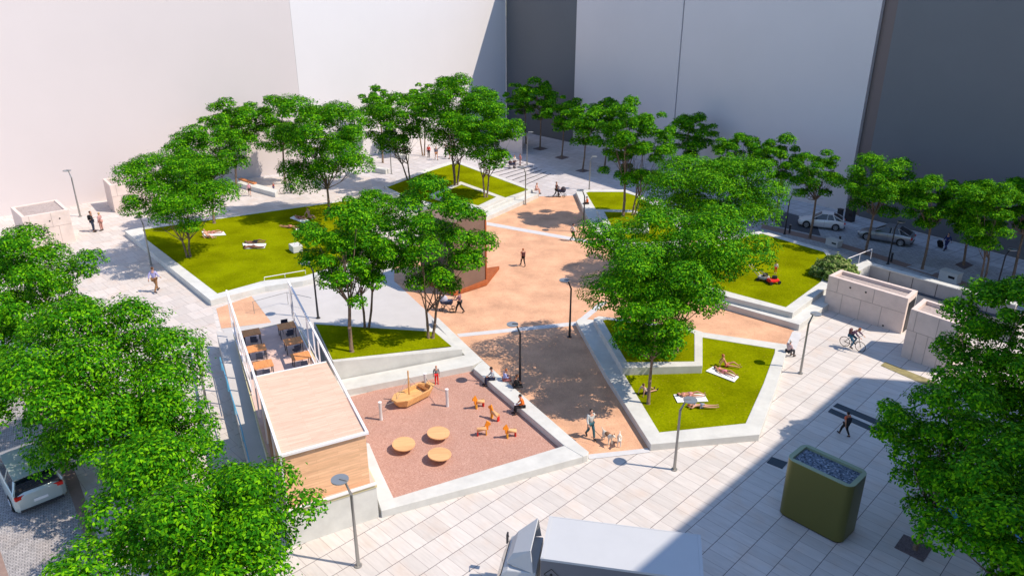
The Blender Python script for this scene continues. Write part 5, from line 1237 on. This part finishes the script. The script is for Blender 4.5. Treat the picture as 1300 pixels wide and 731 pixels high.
def tree(base, z0, crown, label, seed, stems=1, name='plaza_tree', grp='broad leaved trees around the square', dens=1., npads=None, leaf=None, lm=None, thick=1.):
    rng = np.random.default_rng(seed); u, v = base; x0, y0 = G(u, v, z0)
    dist = y0*cp+(CH-z0)*sp
    ux0, ux1, vy0, vy1 = crown; uc = (ux0+ux1)/2
    zc_ = z0+5.
    for _ in range(4):
        fwc = y0*cp-(zc_-CH)*sp; ppm = FOC/fwc
        lo, hi = z0, CH
        for _ in range(30):
            mm_ = (lo+hi)/2
            if PXV(x0, y0, mm_) > (vy0+vy1)/2: lo = mm_
            else: hi = mm_
        zc_ = lo
    Rx = (ux1-ux0)/2/ppm*1.10
    # crown top / bottom heights above the base, from the survey
    def zat(vv):
        lo, hi = z0-1, CH+6
        for _ in range(30):
            mm_ = (lo+hi)/2
            if PXV(x0, y0, mm_) > vv: lo = mm_
            else: hi = mm_
        return lo
    zt = min(zat(vy0+2), z0+14.5); zb = max(zat(vy1), z0+1.6)
    zt = max(zt, zb+1.5)
    zc = (zt+zb)/2; Rz = (zt-zb)/2
    # horizontal offset of the crown against the plumb line through the base
    fw = y0*cp-(zc-CH)*sp; xc = (uc-650)/FOC*fw
    xc = x0+max(-1.8, min(1.8, xc-x0))
    t = empty(name, (x0, y0, z0), 0, label, 'tree', grp)
    k = npads or int(22+Rx*1.3)
    C = []; pr = []
    for i in range(k):
        for _ in range(200):
            q = rng.normal(size=3); q /= np.linalg.norm(q); rr = (rng.random()**.40)*.88; q = q*rr
            if q[2] < -.85: continue
            wz = 1.0 if q[2] > -.2 else .92
            cand = np.array([q[0]*wz, q[1]*wz, q[2]])
            if all(np.linalg.norm(cand-c_) > .375 for c_ in C): break
        if i % 4 == 3:      # a smaller spray reaching out of the crown
            cand = cand/np.linalg.norm(cand)*(.90+.14*rng.random()); cand[2] = abs(cand[2])*.75; pr.append(.12+.10*rng.random())
        else: pr.append(.19+.14*rng.random())
        C.append(cand)
    C = np.array(C); pr = np.array(pr)*Rx
    Cw = C*np.array([Rx*.84, Rx*.84, Rz*.98])+np.array([xc, y0, zc+.05*Rz])
    size = leaf or max(.145, 2.1/ppm)
    area = size*size*.36
    N = int(min(75000, dens*(math.pi*Rx*(Rx*.5+Rz*.5))*4.3/area))
    V = leaves(rng, Cw, pr, N, size, flat_=.60+.10*(Rz/Rx))-np.array([x0, y0, z0])
    me = quads_mesh('crown', V, lm or M_LEAF); o = bpy.data.objects.new('crown', me); COL.objects.link(o); o.parent = t
    # trunk and limbs
    tr = MB(); rt = (.04+.0085*(zt-z0))*thick
    fork = z0+(zb-z0)*(.80 if stems > 1 else 1.0)+(.2 if stems > 1 else .12*(zt-zb))
    tops = []
    for s_ in range(stems):
        ang = s_*2*math.pi/max(stems, 1)+rng.random()
        off = .0 if stems == 1 else .16
        bs = Vector((x0+off*math.cos(ang), y0+off*math.sin(ang)*.6, z0-.05)); lean = .10*(fork-z0)*(1 if stems > 1 else .35)
        f_ = Vector((x0+(xc-x0)*.25+(off+lean)*math.cos(ang), y0+(off+lean)*math.sin(ang), fork))
        mid = (bs+f_)/2+Vector(((rng.random()-.5)*.14, (rng.random()-.5)*.14, 0)); r_ = rt*(1 if stems == 1 else .78)
        tr.tube([bs, bs+(mid-bs)*.08+Vector((0, 0, .06)), mid, f_], [r_*1.5, r_*1.1, r_*.95, r_*.8], 9)
        tops.append((f_, r_*.8))
    order = np.argsort(-pr)[:min(14, k)]
    for j, ii in enumerate(order):
        f_, r_ = tops[j % len(tops)]; e = Vector(Cw[ii]); e = f_+(e-f_)*.9; md = f_+(e-f_)*.45+Vector((0, 0, -.12*abs(e.x-f_.x)-.1*rng.random()))
        tr.tube([f_-Vector((0, 0, .1)), md, e], [r_*.62, r_*.36, r_*.12], 6)
        for _ in range(2):
            e2 = md+Vector(((rng.random()-.5)*Rx*.8, (rng.random()-.5)*Rx*.8, Rz*(.1+.4*rng.random()))); tr.tube([md, e2], [r_*.25, r_*.08], 5)
    tr.build('trunk', M_BARK, t, smooth=True)
    return t
TREES = [
 ((240, 326), .5, (150, 300, 182, 302), 'wide tree with forked trunk at the left end of the left lawn', 2),
 ((272, 283), .5, (213, 318, 152, 240), 'tree at the far edge of the left lawn beside the paving', 1),
 ((300, 239), 0, (256, 346, 124, 190), 'tree against the white wall above the walker in pink', 1),
 ((362, 234), 0, (322, 392, 118, 200), 'tree behind the long bench against the white wall', 1),
 ((418, 272), .5, (334, 483, 121, 258), 'big dense tree at the right end of the left lawn', 1),
 ((519, 229), .8, (455, 545, 106, 205), 'twin stemmed tree at the back left corner of the back lawn', 2),
 ((486, 207), 0, (455, 505, 108, 160), 'slim tree against the back left white wall', 1),
 ((538, 198), 0, (510, 560, 100, 160), 'twin stemmed tree behind the group at the back', 2),
 ((579, 239), .85, (515, 645, 88, 205), 'tallest tree on the back lawn with three stems', 3),
 ((617, 250.5), 1.15, (572, 667, 122, 222), 'twin stemmed tree in the small raised back planter', 2),
 ((668, 183), 0, (638, 680, 100, 150), 'tree in the darkest back corner, left one', 1),
 ((685.5, 189), 0, (655, 712, 96, 160), 'tree in the dark back corner, second from left', 1),
 ((713, 200.5), 0, (688, 745, 116, 170), 'third tree of the back street row', 1),
 ((739.5, 217), 0, (712, 782, 123, 190), 'fourth tree of the back street row, before the grey wall', 1),
 ((767.7, 211), 0, (752, 800, 118, 180), 'tree against the grey wall right of the corner', 1),
 ((791, 274.5), .8, (750, 830, 115, 250), 'tall bright tree on the back right lawn', 1),
 ((804, 273), .8, (785, 864, 128, 250), 'twin stemmed tree on the back right lawn', 2),
 ((868, 232), 0, (843, 912, 138, 205), 'round tree in front of the grey wall, alone', 1),
 ((893, 345), .5, (812, 996, 192, 312), 'very wide tree behind the biggest tree on the right side', 2),
 ((857, 447), .9, (728, 970, 252, 430), 'biggest tree of the square in the raised front planter', 2),
 ((823, 512), .4, (772, 884, 366, 466), 'slim straight trunk tree on the front right lawn', 1),
 ((946, 268), 0, (903, 968, 160, 232), 'tree left of the white car, before the grey wall', 1),
 ((985, 282), 0, (955, 1022, 170, 246), 'tree behind the dark parking bay', 1),
 ((1028, 302.5), 0, (1002, 1068, 182, 262), 'street tree in front of the white car', 1),
 ((1098, 323), 0, (1060, 1163, 194, 282), 'street tree in front of the silver car', 1),
 ((1170.5, 342), 0, (1138, 1220, 214, 298), 'street tree left of the suitcase puller', 1),
 ((1223, 337), 0, (1188, 1262, 222, 300), 'tree in the square sidewalk pit', 1),
 ((1244.7, 365), 0, (1205, 1300, 224, 322), 'leaning twin stemmed tree at the right end of the street row', 2),
 ((1286, 353), 0, (1255, 1330, 222, 305), 'tree at the right picture edge against the charcoal wall', 1),
 ((446.5, 446), 1.6, (378, 500, 248, 402), 'single stemmed tree on the sloping terrace lawn', 1),
 ((466, 417), 1.4, (430, 515, 262, 365), 'twin stemmed tree by the light path on the terrace lawn', 2),
 ((547, 429), 1.05, (478, 628, 230, 390), 'twin stemmed tree at the right tip of the terrace lawn', 2),
 ((462, 318), .0, (424, 508, 240, 322), 'tree behind the two trees of the terrace lawn, beside the large left lawn', 1),
 ((30, 472), 0, (-40, 132, 285, 440), 'upper left edge tree with bright leaves', 1),
 ((150, 603), 0, (-30, 272, 392, 640), 'large left tree over the kerb band', 1),
 ((196, 655), 0, (110, 288, 508, 645), 'tree squeezed between the large left tree and the nearest tree', 1),
 ((-50, 560), 0, (-110, 60, 360, 520), 'tree cut by the left picture edge', 1),
 ((296, 800), 0, (60, 392, 584, 850), 'nearest tree at the lower left, close to the viewer', 1),
 ((1161, 697), 0, (1106, 1300, 478, 660), 'shaded tree growing from the gravel pit at the lower right', 1),
 ((1212, 585), 0, (1184, 1345, 352, 540), 'shaded tree before the right concrete box', 1),
 ((1285, 800), 0, (1158, 1420, 575, 760), 'nearest shaded tree at the lower right corner', 1),
 ((1330, 640), 0, (1230, 1440, 420, 640), 'shaded tree cut by the right picture edge', 1),
]
for i, (b, z0_, cr_, lab, stn) in enumerate(TREES):
    tree(b, z0_, cr_, lab, 100+i*7, stems=stn, name='plaza_tree')
# round bush
bx, by = G(1058, 350, .93); rng = np.random.default_rng(5)
tb2 = empty('round_bush', (bx, by, .93), 0, 'low round bush with creamy edged leaves at the corner of the right lawn', 'bush')
C = np.array([(math.cos(a)*r, math.sin(a)*r*.9, .35+h_) for a, r, h_ in [(k*1.05, 1.25, .0) for k in range(6)]+[(k*1.57+.4, .6, .55) for k in range(4)]+[(0, 0, .9)]]); prb = np.array([.75]*6+[.75]*4+[.7])
V = leaves(rng, C, prb, 9000, .22, flat_=.85); o = bpy.data.objects.new('foliage', quads_mesh('foliage', V, M_LEAFB)); COL.objects.link(o); o.parent = tb2
m = MB()
for k in range(5): a = k*1.25; m.tube([(0, 0, 0), (.5*math.cos(a), .5*math.sin(a), .7)], [.04, .02], 5)
m.build('stem', M_BARK, tb2, world=False)

# ================================================================= LIGHT, SKY, CAMERA
SUN_AZ = Vector((.976, -.22, 0)).normalized(); EL = R(52)
sd = Vector((SUN_AZ.x*math.cos(EL), SUN_AZ.y*math.cos(EL), math.sin(EL)))
sun = bpy.data.lights.new('sun', 'SUN'); sun.energy = 3.1; sun.angle = R(.5); sun.color = (1, .89, .755)
so = bpy.data.objects.new('sun', sun); COL.objects.link(so); so.rotation_euler = sd.to_track_quat('Z', 'Y').to_euler(); so.location = (60, -20, 80)
w = bpy.data.worlds.new('World'); scene.world = w; w.use_nodes = True; nt = w.node_tree; bg = nt.nodes['Background']
sky = nt.nodes.new('ShaderNodeTexSky'); sky.sky_type = 'NISHITA'; sky.sun_disc = False; sky.sun_elevation = EL; sky.ozone_density = 6; sky.dust_density = 0; sky.sun_rotation = math.atan2(SUN_AZ.x, SUN_AZ.y)
hs_ = nt.nodes.new('ShaderNodeHueSaturation'); hs_.inputs['Saturation'].default_value = .90
nt.links.new(sky.outputs[0], hs_.inputs['Color']); nt.links.new(hs_.outputs[0], bg.inputs[0]); bg.inputs[1].default_value = .15
cam = bpy.data.cameras.new('camera'); cam.sensor_width = 36; cam.lens = FOC/1300*36; cam.clip_end = 3000; cam.clip_start = .5
co = bpy.data.objects.new('camera', cam); COL.objects.link(co); co.location = (0, 0, CH); co.rotation_euler = (R(90)-PITCH, 0, 0); scene.camera = co
scene.view_settings.view_transform = 'Standard'; scene.view_settings.look = 'None'; scene.view_settings.gamma = 1; scene.view_settings.exposure = .86
scene.render.engine = 'CYCLES'; scene.cycles.max_bounces = 7; scene.cycles.diffuse_bounces = 4; scene.cycles.transmission_bounces = 4
scene.render.resolution_x = 1024; scene.render.resolution_y = 575
